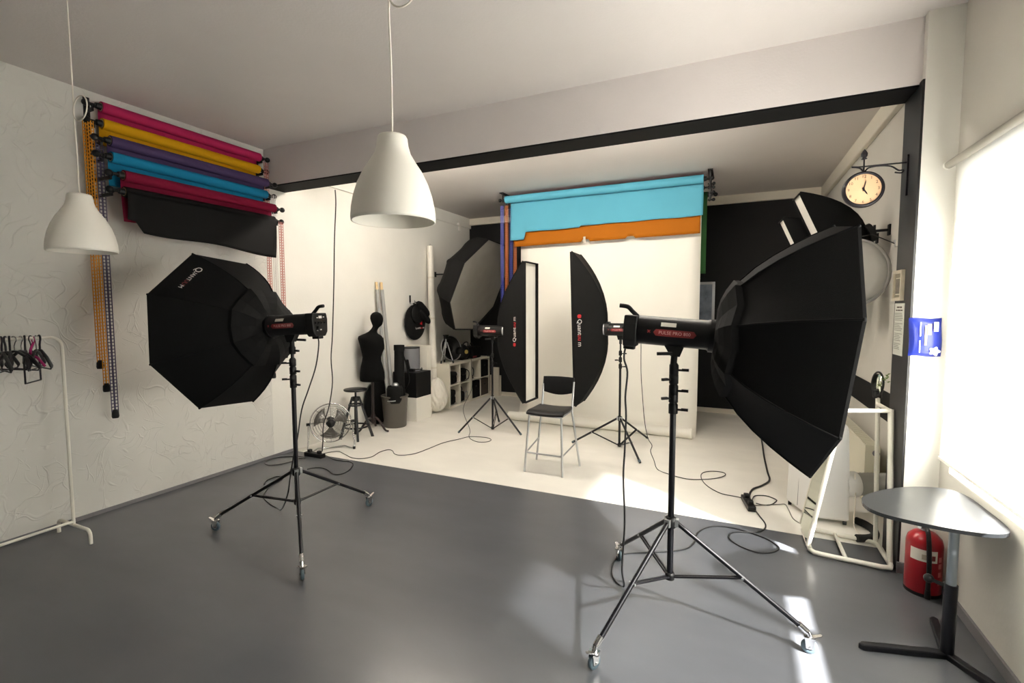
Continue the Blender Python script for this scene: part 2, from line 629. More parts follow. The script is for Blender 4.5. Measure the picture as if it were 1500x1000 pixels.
def light_stand(label, c, feet, z_top, z_col, z_low, wheels, r=0.0165, clamps=(), cat='light stand'):
    st = thing('light_stand', label, cat, (c[0], c[1], 0), group='light stands')
    C0 = Vector((c[0], c[1], 0))
    up = Vector((0, 0, 1))
    zc = clamps[0] if clamps else z_top - 0.35
    part(st, 'pole', MB().cyl(C0 + up * (z_low - 0.02), C0 + up * zc, r, n=14), BLACKMET)
    part(st, 'upper_pole', MB().cyl(C0 + up * zc, C0 + up * z_top, r * 0.72, n=12), BLACKMET)
    for i, z in enumerate(clamps):
        k = MB()
        k.lathe([(r * 1.05, -0.03), (r * 1.45, -0.027), (r * 1.45, 0.02), (r * 1.0, 0.032)], 14, C0 + up * z)
        cl = part(st, 'clamp', k, BLACKPL)
        sgn = -1 if i % 2 else 1
        d = (R0 * sgn - Vector((0, 0.5, 0))).normalized()
        h = MB().cyl(C0 + up * (z - 0.005) + d * r, C0 + up * (z - 0.005) + d * 0.045, 0.006, n=8)
        h.cbox(C0 + up * (z - 0.003) + d * 0.058, 0.034, 0.012, 0.014, frame((0, 0, 0), d, up.cross(d), up).to_3x3())
        part(cl, 'clamp_knob', h, BLACKPL)
    part(st, 'leg_collar', MB().lathe([(r, -0.03), (r * 1.6, -0.028), (r * 1.6, 0.028), (r, 0.03)], 14, C0 + up * z_col), BLACKPL)
    part(st, 'brace_collar', MB().lathe([(r, -0.02), (r * 1.5, -0.018), (r * 1.5, 0.018), (r, 0.02)], 14, C0 + up * z_low), BLACKPL)
    for fx, fy in feet:
        out = Vector((fx - c[0], fy - c[1], 0))
        d = out.normalized()
        a = C0 + up * z_col + d * (r * 1.8)
        if wheels:
            b = Vector((fx, fy, 0.135)) - d * 0.05
        else:
            b = Vector((fx, fy, 0.012))
        leg = part(st, 'leg', MB().cyl(a, b, 0.0125, n=10), BLACKMET)
        part(leg, 'hinge', MB().cbox(a, 0.02, 0.03, 0.04, frame((0, 0, 0), d, up.cross(d), up).to_3x3()), SILVER)
        q = a.lerp(b, 0.56)
        side = up.cross(d)
        br = MB()
        for s in (-1, 1):
            br.cyl(C0 + up * z_low + d * (r * 1.4) + side * (0.008 * s), q + side * (0.008 * s), 0.006, n=8)
        brc = part(st, 'brace', br, BLACKMET)
        part(brc, 'rivet', MB().cyl(q - side * 0.019, q + side * 0.019, 0.006, n=8), SILVER)
        if wheels:
            caster(st, (fx, fy), d)
        else:
            part(leg, 'rubber_foot', MB().cyl(b + (a - b).normalized() * 0.03, Vector((fx, fy, 0.0125)), 0.0165, 0.0125, n=10), RUBBER)
    return st


PA, PB, PC, PD = (1.827, 2.523), (4.49, 2.643), (1.75, 5.92), (3.55, 5.80)
SA = light_stand('black rolling light stand on casters carrying the octagonal softbox by the trowelled wall', PA,
                 [(1.19, 2.31), (2.34, 2.10), (1.95, 3.16)], 1.47, 0.49, 0.26, True, clamps=(1.15, 1.19, 1.25, 1.31, 1.40))
SB = light_stand('black rolling light stand on casters under the octagonal softbox facing the window', PB,
                 [(4.11, 3.15), (4.21, 2.12), (5.15, 2.66)], 1.45, 0.55, 0.25, True, clamps=(1.17, 1.23, 1.27, 1.33, 1.38))
SC = light_stand('black tripod light stand under the strip softbox beside the shelf unit', PC,
                 [(1.41, 5.55), (2.24, 5.80), (1.635, 6.36)], 1.27, 0.46, 0.03, False, r=0.014, clamps=(0.95, 1.05))
SD = light_stand('black tripod light stand under the strip softbox behind the bar chair', PD,
                 [(2.97, 5.73), (3.81, 6.32), (3.89, 5.27)], 1.32, 0.36, 0.03, False, r=0.014, clamps=(1.0, 1.08, 1.16))


# ------------------------------------------------------------------ flash heads
def flash_head(label, base, az, el, scale=1.0):
    """local x points to the softbox; origin on top of the stand"""
    t = thing('studio_flash', label, 'flash head', base, rot=Matrix.Rotation(az, 4, 'Z') @ Matrix.Rotation(-el, 4, 'Y') @ Matrix.Scale(scale, 4), group='studio flash heads')
    P = lambda n, mb, m, pa=None, **k: part(pa or t, n, mb, m, world=False, **k)
    z = 0.125
    ax = Matrix.Rotation(math.pi / 2, 3, 'Y')          # lathe axis -> +x
    body = MB().lathe([(0, -0.20), (0.070, -0.20), (0.076, -0.19), (0.076, 0.15), (0.080, 0.155), (0.080, 0.185), (0.074, 0.19), (0, 0.19)], 28, (0, 0, z), ax)
    b = P('body', body, BLACKPL)
    P('bayonet_ring', MB().lathe([(0.06, 0.19), (0.082, 0.19), (0.082, 0.202), (0.06, 0.202)], 28, (0, 0, z), ax), SILVER)
    rear = MB().prism([(-0.074, -0.06), (-0.05, -0.092), (0.05, -0.092), (0.074, -0.06), (0.08, 0.03), (0.07, 0.075), (-0.07, 0.075), (-0.08, 0.03)], -0.265, -0.195,
                      frame((0, 0, z), (0, 1, 0), (0, 0, 1), (1, 0, 0)))
    rp = P('control_panel', rear, BLACKPL, bevel=0.006)
    for yy, zz, s in ((0.0, 0.045, 0.03), (0.03, 0.04, 0.012), (-0.035, 0.045, 0.01), (0.035, -0.05, 0.012), (0.0, -0.045, 0.014)):
        P('display', MB().cbox((-0.267, yy, z + zz), 0.004, s, s * 0.6), PALETXT, rp)
    for yy in (-0.045, -0.015, 0.015, 0.045):
        P('button', MB().cyl((-0.265, yy, z + 0.005), (-0.273, yy, z + 0.005), 0.009, n=10), BLACKPL, rp)
    P('dial', MB().cyl((-0.265, 0.025, z - 0.03), (-0.279, 0.025, z - 0.03), 0.013, n=12), BLACKPL, rp)
    hd = MB().tube(smooth_path([(-0.205, 0, z + 0.07), (-0.235, 0, z + 0.095), (-0.262, 0, z + 0.118), (-0.305, 0, z + 0.122)], 4), 0.012, 8)
    P('grip', hd, BLACKPL)
    for s in (1, -1):
        # red pill with the model lettering on each flank, wrapped on the cylinder
        pill = MB()
        L, hh, rr = 0.088, 0.0175, 0.0768

        def on_cyl(x, h, r=rr, s=s):
            a = h / 0.076 - 0.05
            return Vector((x * s, -r * s * math.cos(a), z + r * math.sin(a)))
        nseg = 8
        pts = []
        for i in range(-nseg, nseg + 1):
            x = (L + hh) * i / nseg
            e = max(0.0, abs(x) - L)
            h = math.sqrt(max(hh * hh - e * e, 0))
            pts.append((x, h))
        v, f = [], []
        for x, h in pts:
            for k in range(5):
                v.append(on_cyl(x - 0.005, -h + 2 * h * k / 4))
        for i in range(len(pts) - 1):
            for k in range(4):
                f.append((i * 5 + k, (i + 1) * 5 + k, (i + 1) * 5 + k + 1, i * 5 + k + 1))
        pill.add(v, f, True)
        pp = P('name_plate', pill, REDLAB, b)
        tx = text_mesh(MB(), 'PULSE PRO 800', 0.0235, Matrix.Identity(4), depth=0)
        for i, q in enumerate(tx.v):
            tx.v[i] = on_cyl(q.x - 0.005, q.y, 0.0775)
        P('lettering', tx, PINKTXT, b)
        mk = MB()
        for a in (0.785, -0.785):
            for dx, dy in ((0.007, 0), (-0.007, 0)):
                q0 = (-0.132 + 0.010 * math.cos(a), 0.010 * math.sin(a))
                q1 = (-0.132 - 0.010 * math.cos(a), -0.010 * math.sin(a))
            n_ = (-(q1[1] - q0[1]), q1[0] - q0[0])
            ln = math.hypot(*n_)
            n_ = (n_[0] / ln * 0.0025, n_[1] / ln * 0.0025)
            mk.add([on_cyl(q0[0] + n_[0], q0[1] + n_[1] + .003, 0.0772), on_cyl(q1[0] + n_[0], q1[1] + n_[1] + .003, 0.0772), on_cyl(q1[0] - n_[0], q1[1] - n_[1] + .003, 0.0772), on_cyl(q0[0] - n_[0], q0[1] - n_[1] + .003, 0.0772)], [(0, 1, 2, 3)])
        P('cross_mark', mk, REDLAB, b)
        st = MB()
        st.add([on_cyl(x, h, 0.0772) for x in (-0.075, -0.0) for h in (0.033, 0.045, 0.056)], [(0, 3, 4, 1), (1, 4, 5, 2)], True)
        P('paper_sticker', st, STICK, b)
    br = MB().prism([(-0.055, 0.055), (0.045, 0.055), (0.028, -0.0), (-0.018, -0.0)], -0.022, 0.022, frame((0, 0, 0), (1, 0, 0), (0, 0, 1), (0, -1, 0)))
    k = P('tilt_bracket', br, BLACKPL)
    P('lever', MB().cyl((-0.01, -0.03, 0.015), (-0.085, -0.045, 0.008), 0.009, n=8), BLACKPL, k)
    P('socket', MB().cyl((0, 0, -0.05), (0, 0, 0.01), 0.017, n=12), BLACKPL, k)
    P('power_plug', MB().cbox((-0.235, 0.0, z - 0.1), 0.06, 0.05, 0.02), BLACKPL, rp, bevel=0.005)
    return t


rad = math.radians
flash_head('black flash head with red name plate in front of the trowelled wall', (PA[0], PA[1], 1.46), rad(186), rad(-3))
flash_head('black flash head with red name plate pointing at the window, on the rolling stand', (PB[0], PB[1], 1.448), rad(2.3), rad(-4))
flash_head('black flash head with red name plate beside the shelf unit', (PC[0], PC[1], 1.27), rad(-2), 0)
flash_head('black flash head with red name plate on the tripod stand behind the bar chair', (PD[0], PD[1], 1.32), rad(181), 0)


# ------------------------------------------------------------------ softboxes
def axes(az, el):
    n = Vector((math.cos(el) * math.cos(az), math.cos(el) * math.sin(az), math.sin(el)))
    u = n.cross(Vector((0, 0, 1))).normalized()
    return n, u, u.cross(n)


def softbox(name, label, centre, az, el, rim, depth, curve, hub_r, lip=0.035, dmat=None, collar=True, logo=None, spin=0.0, group='softboxes'):
    """rim: corner offsets (u, w) around the front opening; curve(b) -> how far along the axis at b of the full size"""
    n, u, w = axes(az, el)
    if spin:
        q = Matrix.Rotation(spin, 3, n)
        u, w = q @ u, q @ w
    ctr = Vector(centre) - n * lip
    hub = ctr - n * depth
    sb = thing(name, label, 'softbox', hub, group=group)
    k = len(rim)
    rmin = min(math.hypot(*r) for r in rim)
    hubpts = [(r[0] / math.hypot(*r) * hub_r, r[1] / math.hypot(*r) * hub_r) for r in rim]

    def pos(b, e):
        """b 0..1 from hub to rim, e position round the rim in corners"""
        i = int(e) % k
        t = e - int(e)
        j = (i + 1) % k
        def at(i_):
            return (hubpts[i_][0] + (rim[i_][0] - hubpts[i_][0]) * b, hubpts[i_][1] + (rim[i_][1] - hubpts[i_][1]) * b)
        p, q = at(i), at(j)
        x, y = p[0] + (q[0] - p[0]) * t, p[1] + (q[1] - p[1]) * t
        sag = 4 * t * (1 - t) * 0.018 * math.sin(math.pi * min(b * 1.02, 1))
        return hub + n * (depth * curve(b) + sag) + u * x + w * y
    rings = [0, .12, .25, .4, .55, .68, .8, .9, .96, 1.0]
    for i in range(k):
        part(sb, 'panel', MB().sheet(lambda a, c: pos(rings[round(a * 9)], i + c * 0.99999), 9, 4), BLACK)
        part(sb, 'seam', MB().tube([pos(b, i) - n * 0.002 for b in rings], 0.0045, 6), BLACK)
    lipm = MB()
    pr = [pos(1, i) for i in range(k)]
    v = pr + [p + n * lip for p in pr] + [p + n * lip - (p - ctr).normalized() * 0.012 for p in pr] + [p - (p - ctr).normalized() * 0.012 for p in pr]
    f = []
    for i in range(k):
        j = (i + 1) % k
        for a in range(3):
            f.append((a * k + i, a * k + j, (a + 1) * k + j, (a + 1) * k + i))
    lipm.add(v, f)
    part(sb, 'front_lip', lipm, BLACK)
    dm = MB()
    rows = 5
    cpt = ctr + n * 0.006
    v = []
    for a in range(rows + 1):
        s = a / rows
        for i in range(k):
            p = pr[i] + n * 0.006
            v.append(cpt.lerp(p, max(s, 0.001)) - n * (0.012 * (1 - s * s)))
    f = []
    for a in range(rows):
        for i in range(k):
            j = (i + 1) % k
            f.append((a * k + i, a * k + j, (a + 1) * k + j, (a + 1) * k + i))
    dm.add(v, f, True)
    part(sb, 'diffuser', dm, dmat or DIFF)
    if collar:
        b0, b1 = 0.0, collar
        cm = MB()
        cm.sheet(lambda a, c: pos(b0 + (b1 - b0) * a, min(c * k, k - 1e-4)) - n * (0.012 + 0.018 * a), 4, k * 2, smooth=False)
        cm.sheet(lambda a, c: pos(b1, min(c * k, k - 1e-4)) - n * (0.030 * (1 - a)), 1, k * 2, smooth=False)
        part(sb, 'collar', cm, BLACK)
    part(sb, 'speed_ring', MB().cyl(hub - n * 0.035, hub + n * 0.01, min(0.085, hub_r + 0.01), n=20), BLACKPL)
    for i in range(k):
        part(sb, 'rib_tip', MB().ball(pos(1, i) + n * 0.004, 0.008, n=8, m=6), BLACK)
    if logo:
        i, b, rows_ = logo
        c = pos(b, i + 0.5)
        ex = (pos(b, i + 0.9) - pos(b, i + 0.1)).normalized()
        ey = (pos(b + 0.06, i + 0.5) - pos(b - 0.06, i + 0.5)).normalized()
        outw = (c - (hub + n * (depth * 0.75))).normalized()
        Z = ex.cross(ey).normalized()
        if Z.dot(outw) < 0:
            Z = -Z
        Y = Z.cross(ex)
        for txt, size, ox, m_ in rows_:
            M = frame(c + ex * ox + Z * 0.010, ex, Y, Z)
            if txt == '#':
                for q in ([(-size, -size * .3), (-size * .3, -size), (size, size * .3), (size * .3, size)], [(-size, size * .3), (size * .3, -size), (size, -size * .3), (-size * .3, size)]):
                    part(sb, 'emblem', MB().prism(q, 0, 0.0008, M), m_)
            else:
                part(sb, 'lettering', text_mesh(MB(), txt, size, M), m_)
    return sb


def ngon(r, roll, k=8):
    return [(r * math.cos(roll + 2 * math.pi * i / k), r * math.sin(roll + 2 * math.pi * i / k)) for i in range(k)]


arcc = lambda b: 1 - math.sqrt(max(0, 1 - (0.985 * b) ** 2)) / 1.0 if b < 1 else 1.0
para = lambda b: b ** 2
lean = lambda b: b ** 1.55

nA, uA, wA = axes(rad(186), rad(-5.1))
cA = Vector((PA[0], PA[1], 1.585)) + nA * 0.66
LA = [('Q', 0.064, -0.098, PALETXT), ('UANT', 0.039, -0.028, PALETXT), ('UU', 0.039, 0.047, REDLAB), ('M', 0.039, 0.092, PALETXT)]
softbox('octagonal_softbox', 'large black octagonal softbox aimed at the trowelled wall, pale lettering on one panel', cA, rad(186), rad(-5.1), ngon(0.612, rad(18.3)), 0.45, para, 0.09, lip=0.012, collar=0.41,
        logo=(2, 0.86, LA))
nB, uB, wB = axes(rad(2.3), rad(-5.4))
cB = Vector((PB[0], PB[1], 1.575)) + nB * 0.676
softbox('octagonal_softbox', 'large black octagonal softbox turned to the bright window, on the rolling stand', cB, rad(2.3), rad(-5.4), ngon(0.604, rad(14)), 0.46, para, 0.09, lip=0.012, collar=0.41)


def rect(w, h):
    return [(w / 2, h / 2), (-w / 2, h / 2), (-w / 2, -h / 2), (w / 2, -h / 2)]


LS = [('#', 0.026, -0.16, REDLOGO), ('Quant', 0.075, -0.03, PALETXT), ('uu', 0.075, 0.10, REDLOGO), ('m', 0.075, 0.18, PALETXT)]
softbox('strip_softbox', 'tall narrow black strip softbox with its white front showing, beside the shelf unit', (2.348, 5.926, 1.384), rad(-2.3), 0, rect(0.40, 1.85), 0.47, lean, 0.10, lip=0.05, collar=None, logo=(3, 0.80, LS))
softbox('strip_softbox', 'tall narrow black strip softbox with a printed name on its side, behind the bar chair', (2.994, 5.80, 1.442), rad(181), rad(-1.8), rect(0.40, 1.88), 0.36, para, 0.08, lip=0.03, collar=None, logo=(1, 0.90, LS))
# big octagonal box at the back, tilted down from the left wall
softbox('octagonal_softbox', 'huge octagonal softbox with grey front hung above the shelf unit', (0.92, 7.15, 2.06), rad(-0.4), rad(-22.5), ngon(0.85, rad(25.1)), 0.55, arcc, 0.09, collar=0.3, dmat=DIFFG)

# two more strip boxes and a round diffuser stored high on the right wall of the alcove
def wall_hook(label, base, tip):
    t = thing('wall_hook', label, 'hook', base, group='wall hooks for softboxes')
    base, tip = Vector(base), Vector(tip)
    d = (tip - base).normalized()
    part(t, 'plate', MB().cbox(base + d * 0.006, 0.012, 0.06, 0.09), BLACKPL)
    part(t, 'arm', MB().cyl(base, tip, 0.012, n=10), BLACKMET)
    part(t, 'pin', MB().cyl(tip - Vector((0, 0, 0.03)), tip + Vector((0, 0, 0.05)), 0.010, n=10), BLACKMET)
    return t


nF, uF, wF = axes(rad(184), rad(-24))
cF = ony(1170, 283, 4.86) - wF * 0.55 + uF * 0.14
softbox('strip_softbox', 'black strip softbox hung high near the station clock, white front tilted down', cF, rad(184), rad(-24), rect(0.28, 1.10), 0.34, para, 0.07, lip=0.02, collar=None)
cG = ony(1146, 320, 5.25) - wF * 0.42 + uF * 0.12
softbox('strip_softbox', 'smaller black strip softbox hung behind the bigger one by the clock', cG, rad(184), rad(-24), rect(0.24, 0.84), 0.34, para, 0.07, lip=0.02, collar=None)
hF, hG = cF - nF * 0.42, cG - nF * 0.42
wall_hook('black wall hook holding the bigger hung strip softbox', (W, hF.y, hF.z), hF + nF * 0.01)
wall_hook('black wall hook holding the smaller hung strip softbox', (W, hG.y, hG.z), hG + nF * 0.01)
hE = Vector((0.92, 7.15, 2.06)) - axes(rad(-0.4), rad(-22.5))[0] * 0.63
wall_hook('black wall hook holding the huge grey fronted softbox', (0.0, hE.y, hE.z), hE)

DISC = mat('white_reflector_cloth', (176, 174, 168), 0.7, vary=0.04, vscale=6, bump=0.2, bscale=12)
dc = Vector((5.60, 4.60, 1.97))
t = thing('round_diffuser', 'round white cloth diffuser disc hung against the right alcove wall', 'diffuser', dc)
ax = frame((0, 0, 0), (-0.866, 0.5, 0), (0, 0, 1), (0.5, 0.866, 0)).to_3x3() @ Matrix.Rotation(math.pi, 3, 'X')
part(t, 'cloth', MB().lathe([(0, 0.03), (0.10, 0.027), (0.19, 0.018), (0.258, 0.002), (0.258, -0.006), (0, -0.006)], 36, dc, ax), DISC)
part(t, 'rim', MB().lathe([(0.258, 0.010), (0.275, 0.010), (0.275, -0.014), (0.258, -0.014)], 36, dc, ax), mat('grey_disc_binding', (140, 138, 134), 0.7))
part(t, 'hanging_loop', MB().tube([dc + Vector((0, 0, 0.27)), dc + Vector((0.14, 0.01, 0.30)), Vector((W - 0.06, 4.63, 2.19))], 0.004, 6), CABLE)
wb = MB().box(W - 0.012, W, 4.60, 4.66, 2.12, 2.30)
t = thing('wall_bracket', 'small pale metal bracket on the right alcove wall beside the black jamb', 'bracket', (W, 4.63, 2.12))
part(t, 'plate', wb, SILVER)
part(t, 'prong', MB().tube([(W - 0.01, 4.63, 2.18), (W - 0.06, 4.63, 2.17), (W - 0.065, 4.63, 2.22)], 0.007, 8), SILVER)

# ------------------------------------------------------------------ pendant lamps
SHADE = mat('white_lampshade', (238, 234, 224), 0.45)


def pendant(label, x, y, zb, loop_px, loop_r):
    t = thing('pendant_lamp', label, 'lamp', (x, y, zb), group='white pendant lamps')
    c = (x, y, zb)
    prof = [(0.140, 0.0), (0.141, 0.012), (0.138, 0.045), (0.130, 0.085), (0.117, 0.125), (0.098, 0.165), (0.075, 0.200), (0.060, 0.225), (0.053, 0.25), (0.050, 0.275), (0.046, 0.283), (0.030, 0.285), (0.006, 0.285)]
    inner = [(r - 0.004, z) for r, z in prof[:-2]]
    part(t, 'shade', MB().lathe([(0.136, 0.0)] + prof, 48, c), SHADE)
    part(t, 'shade_lining', MB().lathe(inner, 48, c), SHADE)
    part(t, 'lamp_holder', MB().cyl((x, y, zb + 0.19), (x, y, zb + 0.283), 0.02, n=12), WHITEPL)
    part(t, 'bulb', MB().ball((x, y, zb + 0.135), 0.03, 0.03, 0.045), mat('frosted_bulb', (240, 238, 230), 0.3))
    zl = loop_px
    cab = [(x, y, zb + 0.28), (x + 0.001, y, zb + 0.5), (x - 0.004, y, zl - loop_r * 1.3), (x - 0.002, y, zl), (x - 0.001, y, zl + 0.3), (x, y, H - 0.03)]
    part(t, 'cord', MB().tube(smooth_path(cab, 4), 0.0032, 8), CABLEW)
    tilt = Matrix.Rotation(0.25, 3, 'X') @ Matrix.Rotation(0.2, 3, 'Y')
    lp = [Vector((x + loop_r, y, zl)) + tilt @ Vector((loop_r * math.cos(a), 0.35 * loop_r * math.sin(a), loop_r * 1.05 * math.sin(a))) for a in [2 * math.pi * i / 28 for i in range(28)]]
    part(t, 'cord_loop', MB().tube(lp, 0.0032, 8, closed=True), CABLEW)
    part(t, 'ceiling_rose', MB().lathe([(0.05, H), (0.05, H - 0.02), (0.03, H - 0.045), (0.0, H - 0.045)], 24, (x, y, 0)), WHITEPL)


pendant('white bell pendant lamp hanging in front of the black header', 3.706, 1.338, 1.995, 2.74, 0.055)
pendant('white bell pendant lamp hanging near the paper rolls and clothes rail', 1.789, 1.317, 1.99, 2.68, 0.055)

# ------------------------------------------------------------------ colour paper rolls on the left wall
YL, YR = 2.24, 3.655
rolls = [('pink', (172, 34, 84), 0.105, 3.325, 0.16), ('yellow', (208, 154, 8), 0.105, 3.195, 0.16), ('purple', (74, 58, 96), 0.205, 3.045, 0.16),
         ('turquoise', (20, 124, 168), 0.205, 2.92, 0.22), ('crimson', (124, 12, 48), 0.305, 2.77, 0.36), ('charcoal', (15, 14, 14), 0.305, 2.642, 0.38)]
KNOB = BLACKPL
CORE = mat('cardboard_core', (170, 150, 120), 0.8)


def paper_roll(label, group, col, a, b, r, drop, side, material=None, bottom=None, knob_out=0.115, inset=0.0, cols=24):
    """roll between a and b, sheet falling from the `side` tangent by `drop`"""
    a, b = Vector(a), Vector(b)
    d = (b - a).normalized()
    side = Vector(side).normalized()
    m = material or mat(col[0] + '_paper', col[1], 0.75, spec=0.2, vary=0.02, vscale=3)
    t = thing('paper_roll', label, 'paper roll', a, group=group)
    part(t, 'roll', MB().cyl(a, b, r, n=28), m)
    L = (b - a).length
    z0 = a.z
    rows = 12

    def fall(u, v):
        lo = drop if bottom is None else bottom(u)
        p = a + d * (inset + (L - inset) * u) + side * (r * 1.03 - 0.02 * v * v * (1 if drop > 0.3 else 0) + 0.004 * math.sin(7 * u + 3 * v) * v)
        return Vector((p.x, p.y, z0 - lo * v))
    if drop:
        part(t, 'hanging_sheet', MB().sheet(fall, cols, rows), m, solid=0.001)
    for e, s in ((a, -1), (b, 1)):
        k = MB()
        q = e + d * (s * 0.002)
        k.cyl(q, q + d * (s * 0.035), r * 0.62, r * 0.5, n=14)
        k.cyl(q + d * (s * 0.035), q + d * (s * knob_out * 0.75), 0.012, n=10)
        k.ball(q + d * (s * knob_out * 0.85), 0.027, n=12, m=8)
        ex = part(t, 'expander', k, KNOB)
        part(t, 'core', MB().lathe([(r * 0.62, 0), (r * 0.78, 0)], 20, q, frame((0, 0, 0), d.orthogonal(), d.cross(d.orthogonal()), d).to_3x3()), CORE)
    return t


for i, (cn, col, X, Z, drop) in enumerate(rolls):
    names = {'pink': 'pink paper roll, topmost on the left wall', 'yellow': 'yellow paper roll under the pink one on the left wall', 'purple': 'dull purple paper roll under the yellow one',
             'turquoise': 'turquoise paper roll on the left wall between purple and crimson', 'crimson': 'crimson paper roll under the turquoise one', 'charcoal': 'charcoal paper roll with a long hanging sheet, lowest on the left wall'}
    bt = None
    if cn == 'charcoal':
        bt = lambda u: (0.30 if u > 0.05 else 0.22) + 0.09 * u + 0.012 * math.sin(9 * u)
    paper_roll(names[cn], 'coloured paper rolls on the left wall', (cn, col), (X, YL + (0.03 if i >= 4 else 0), Z), (X, YR + (0.01 if i % 2 == 0 else -0.005), Z), 0.043, drop, (1, 0, 0) if cn == 'charcoal' else (-1, 0, 0), bottom=bt)

for y, lab, s in ((YL - 0.05, 'black roll bracket at the lamp end of the left wall rolls', -1), (YR + 0.05, 'black roll bracket at the header end of the left wall rolls', 1)):
    t = thing('roll_bracket', lab, 'bracket', (0, y, 2.62), group='roll brackets on the left wall')
    part(t, 'back_plate', MB().box(0.0, 0.012, y - 0.02, y + 0.02, 2.60, 3.40), BLACKPL)
    for i, (cn, col, X, Z, drop) in enumerate(rolls):
        part(t, 'arm', MB().box(0.012, X - 0.01, y - 0.008, y + 0.008, Z - 0.045, Z - 0.02), BLACKPL)
        part(t, 'hook', MB().tube(arc((X, y, Z), 0.02, math.radians(170), math.radians(370), 8), 0.007, 6), BLACKPL)


# plastic ladder chains with weights
def ladder_chain(label, group, x, y, z0, z1, m, weight=True, w=0.022, axis=(0, 1, 0), gap=0.0, pitch=0.028, two=True, wcol=None):
    ax = Vector(axis)
    t = thing('drive_chain', label, 'chain', (x, y, z1), group=group)
    for s in ((-1, 1) if two else (0,)):
        mb = MB()
        off = ax * (s * gap)
        n = int((z0 - z1) / pitch)
        for e in (-1, 1):
            c = Vector((x, y, 0)) + off + ax * (e * w / 2)
            mb.cyl(c + Vector((0, 0, z1)), c + Vector((0, 0, z0)), 0.0035, n=5)
        for i in range(n):
            z = z1 + (i + 0.5) * pitch
            c = Vector((x, y, z)) + off
            mb.cbox(c, 0.006 if abs(ax.x) < .5 else w, w if abs(ax.x) < .5 else 0.006, 0.0075)
        part(t, 'chain_run', mb, m)
    if weight:
        p = Vector((x, y, z1))
        part(t, 'weight', MB().lathe([(0.0, -0.05), (0.022, -0.05), (0.026, -0.035), (0.024, 0.0), (0.014, 0.02), (0.0, 0.02)], 14, p), wcol or BLACKPL)
    return t


CH_O = mat('orange_chain', (224, 150, 26), 0.45)
CH_P = mat('white_purple_chain', (70, 62, 92), 0.45)
CH_W = mat('white_chain', (224, 220, 216), 0.45)
CH_R = mat('red_white_chain', (190, 120, 112), 0.45)
CH_B = mat('blue_chain', (58, 66, 150), 0.45)
CH_T = mat('brown_orange_chain', (170, 92, 40), 0.45)
gL = 'drive chains of the left wall rolls'
ladder_chain('orange plastic drive chain, shortest one by the trowelled wall', gL, 0.09, 2.138, 3.20, 1.27, CH_O, gap=0.010, w=0.016)
ladder_chain('orange plastic drive chain ending between the short orange and the dark one', gL, 0.12, 2.158, 3.19, 1.08, CH_O, gap=0.010, w=0.016)
ladder_chain('dark purple plastic drive chain, lowest one by the trowelled wall', gL, 0.16, 2.189, 3.04, 0.86, CH_P, gap=0.013, w=0.02)
ladder_chain('white and black plastic drive chain at the header end of the rolls', gL, 0.255, 3.70, 2.92, 1.30, CH_W, gap=0.015, w=0.02)
ladder_chain('pale red plastic drive chain at the header end, with a black weight low down', gL, 0.14, 3.715, 3.28, 0.985, CH_R, gap=0.015, w=0.02)
ladder_chain('pale red plastic drive chain in front of the white one', gL, 0.355, 3.70, 2.63, 1.22, CH_R, gap=0.015, w=0.02)

# ------------------------------------------------------------------ paper backdrop rolls under the alcove ceiling
XL2, XR2 = 1.62, 4.37
gB = 'backdrop paper rolls under the alcove ceiling'
WHITEPAPER = mat('white_paper', (240, 237, 228), 0.6, vary=0.015, vscale=2)
cyan_b = lambda u: (0.61 if u < 0.09 else (0.50 if u < 0.40 else 0.475)) - 0.02 * u + 0.003 * math.sin(30 * u)
orange_b = lambda u: 0.62 - 0.03 * u - (0.035 if 0.40 < u < 0.44 else 0) - (0.03 if 0.64 < u < 0.68 else 0)
paper_roll('wide light blue paper roll with a short torn sheet, in front of the orange one', gB, ('light_blue', (84, 156, 178)), (XL2 - 0.04, 6.74, 3.355), (XR2 + 0.02, 6.74, 3.355), 0.055, 0.5, (0, 1, 0), bottom=cyan_b, inset=0.055, cols=96)
paper_roll('wide orange paper roll, its sheet end hanging below the light blue one', gB, ('orange', (158, 90, 4)), (XL2 + 0.06, 6.86, 3.27), (XR2 - 0.01, 6.86, 3.27), 0.05, 0.6, (0, -1, 0), bottom=orange_b, cols=96)
single('tape_strip', MB().cbox((2.80, 6.805, 2.69), 0.035, 0.002, 0.085), mat('pale_tape', (196, 186, 172), 0.5), 'pale tape strip stuck across the edge of the orange sheet', 'tape')
paper_roll('wide crimson paper roll rolled up behind the light blue one', gB, ('dark_crimson', (150, 26, 66)), (XL2, 6.90, 3.385), (XR2, 6.90, 3.385), 0.045, 0, (0, -1, 0))
paper_roll('wide green paper roll with its sheet edge showing past the white backdrop', gB, ('green', (46, 88, 46)), (XL2 + 0.1, 7.09, 3.22), (XR2 + 0.055, 7.09, 3.22), 0.045, 1.05, (0, -1, 0))
# white backdrop: falls to the floor, runs forward onto its own roll
t = thing('paper_backdrop', 'tall white paper backdrop hanging to the floor with its end rolled up', 'backdrop', (3.0, 6.9, 0), group=gB)
xw0, xw1 = XL2 + 0.13, XR2 - 0.005
prof = [(6.93, 3.16), (6.925, 2.2), (6.92, 1.2), (6.915, 0.5), (6.90, 0.25), (6.86, 0.10), (6.80, 0.03), (6.72, 0.008), (6.62, 0.006)]


def drop(u, v):
    k = v * (len(prof) - 1)
    i = min(int(k), len(prof) - 2)
    f = k - i
    y = prof[i][0] + (prof[i + 1][0] - prof[i][0]) * f
    z = prof[i][1] + (prof[i + 1][1] - prof[i][1]) * f
    return Vector((xw0 + (xw1 - xw0) * u, y + 0.006 * math.sin(u * 9), z))


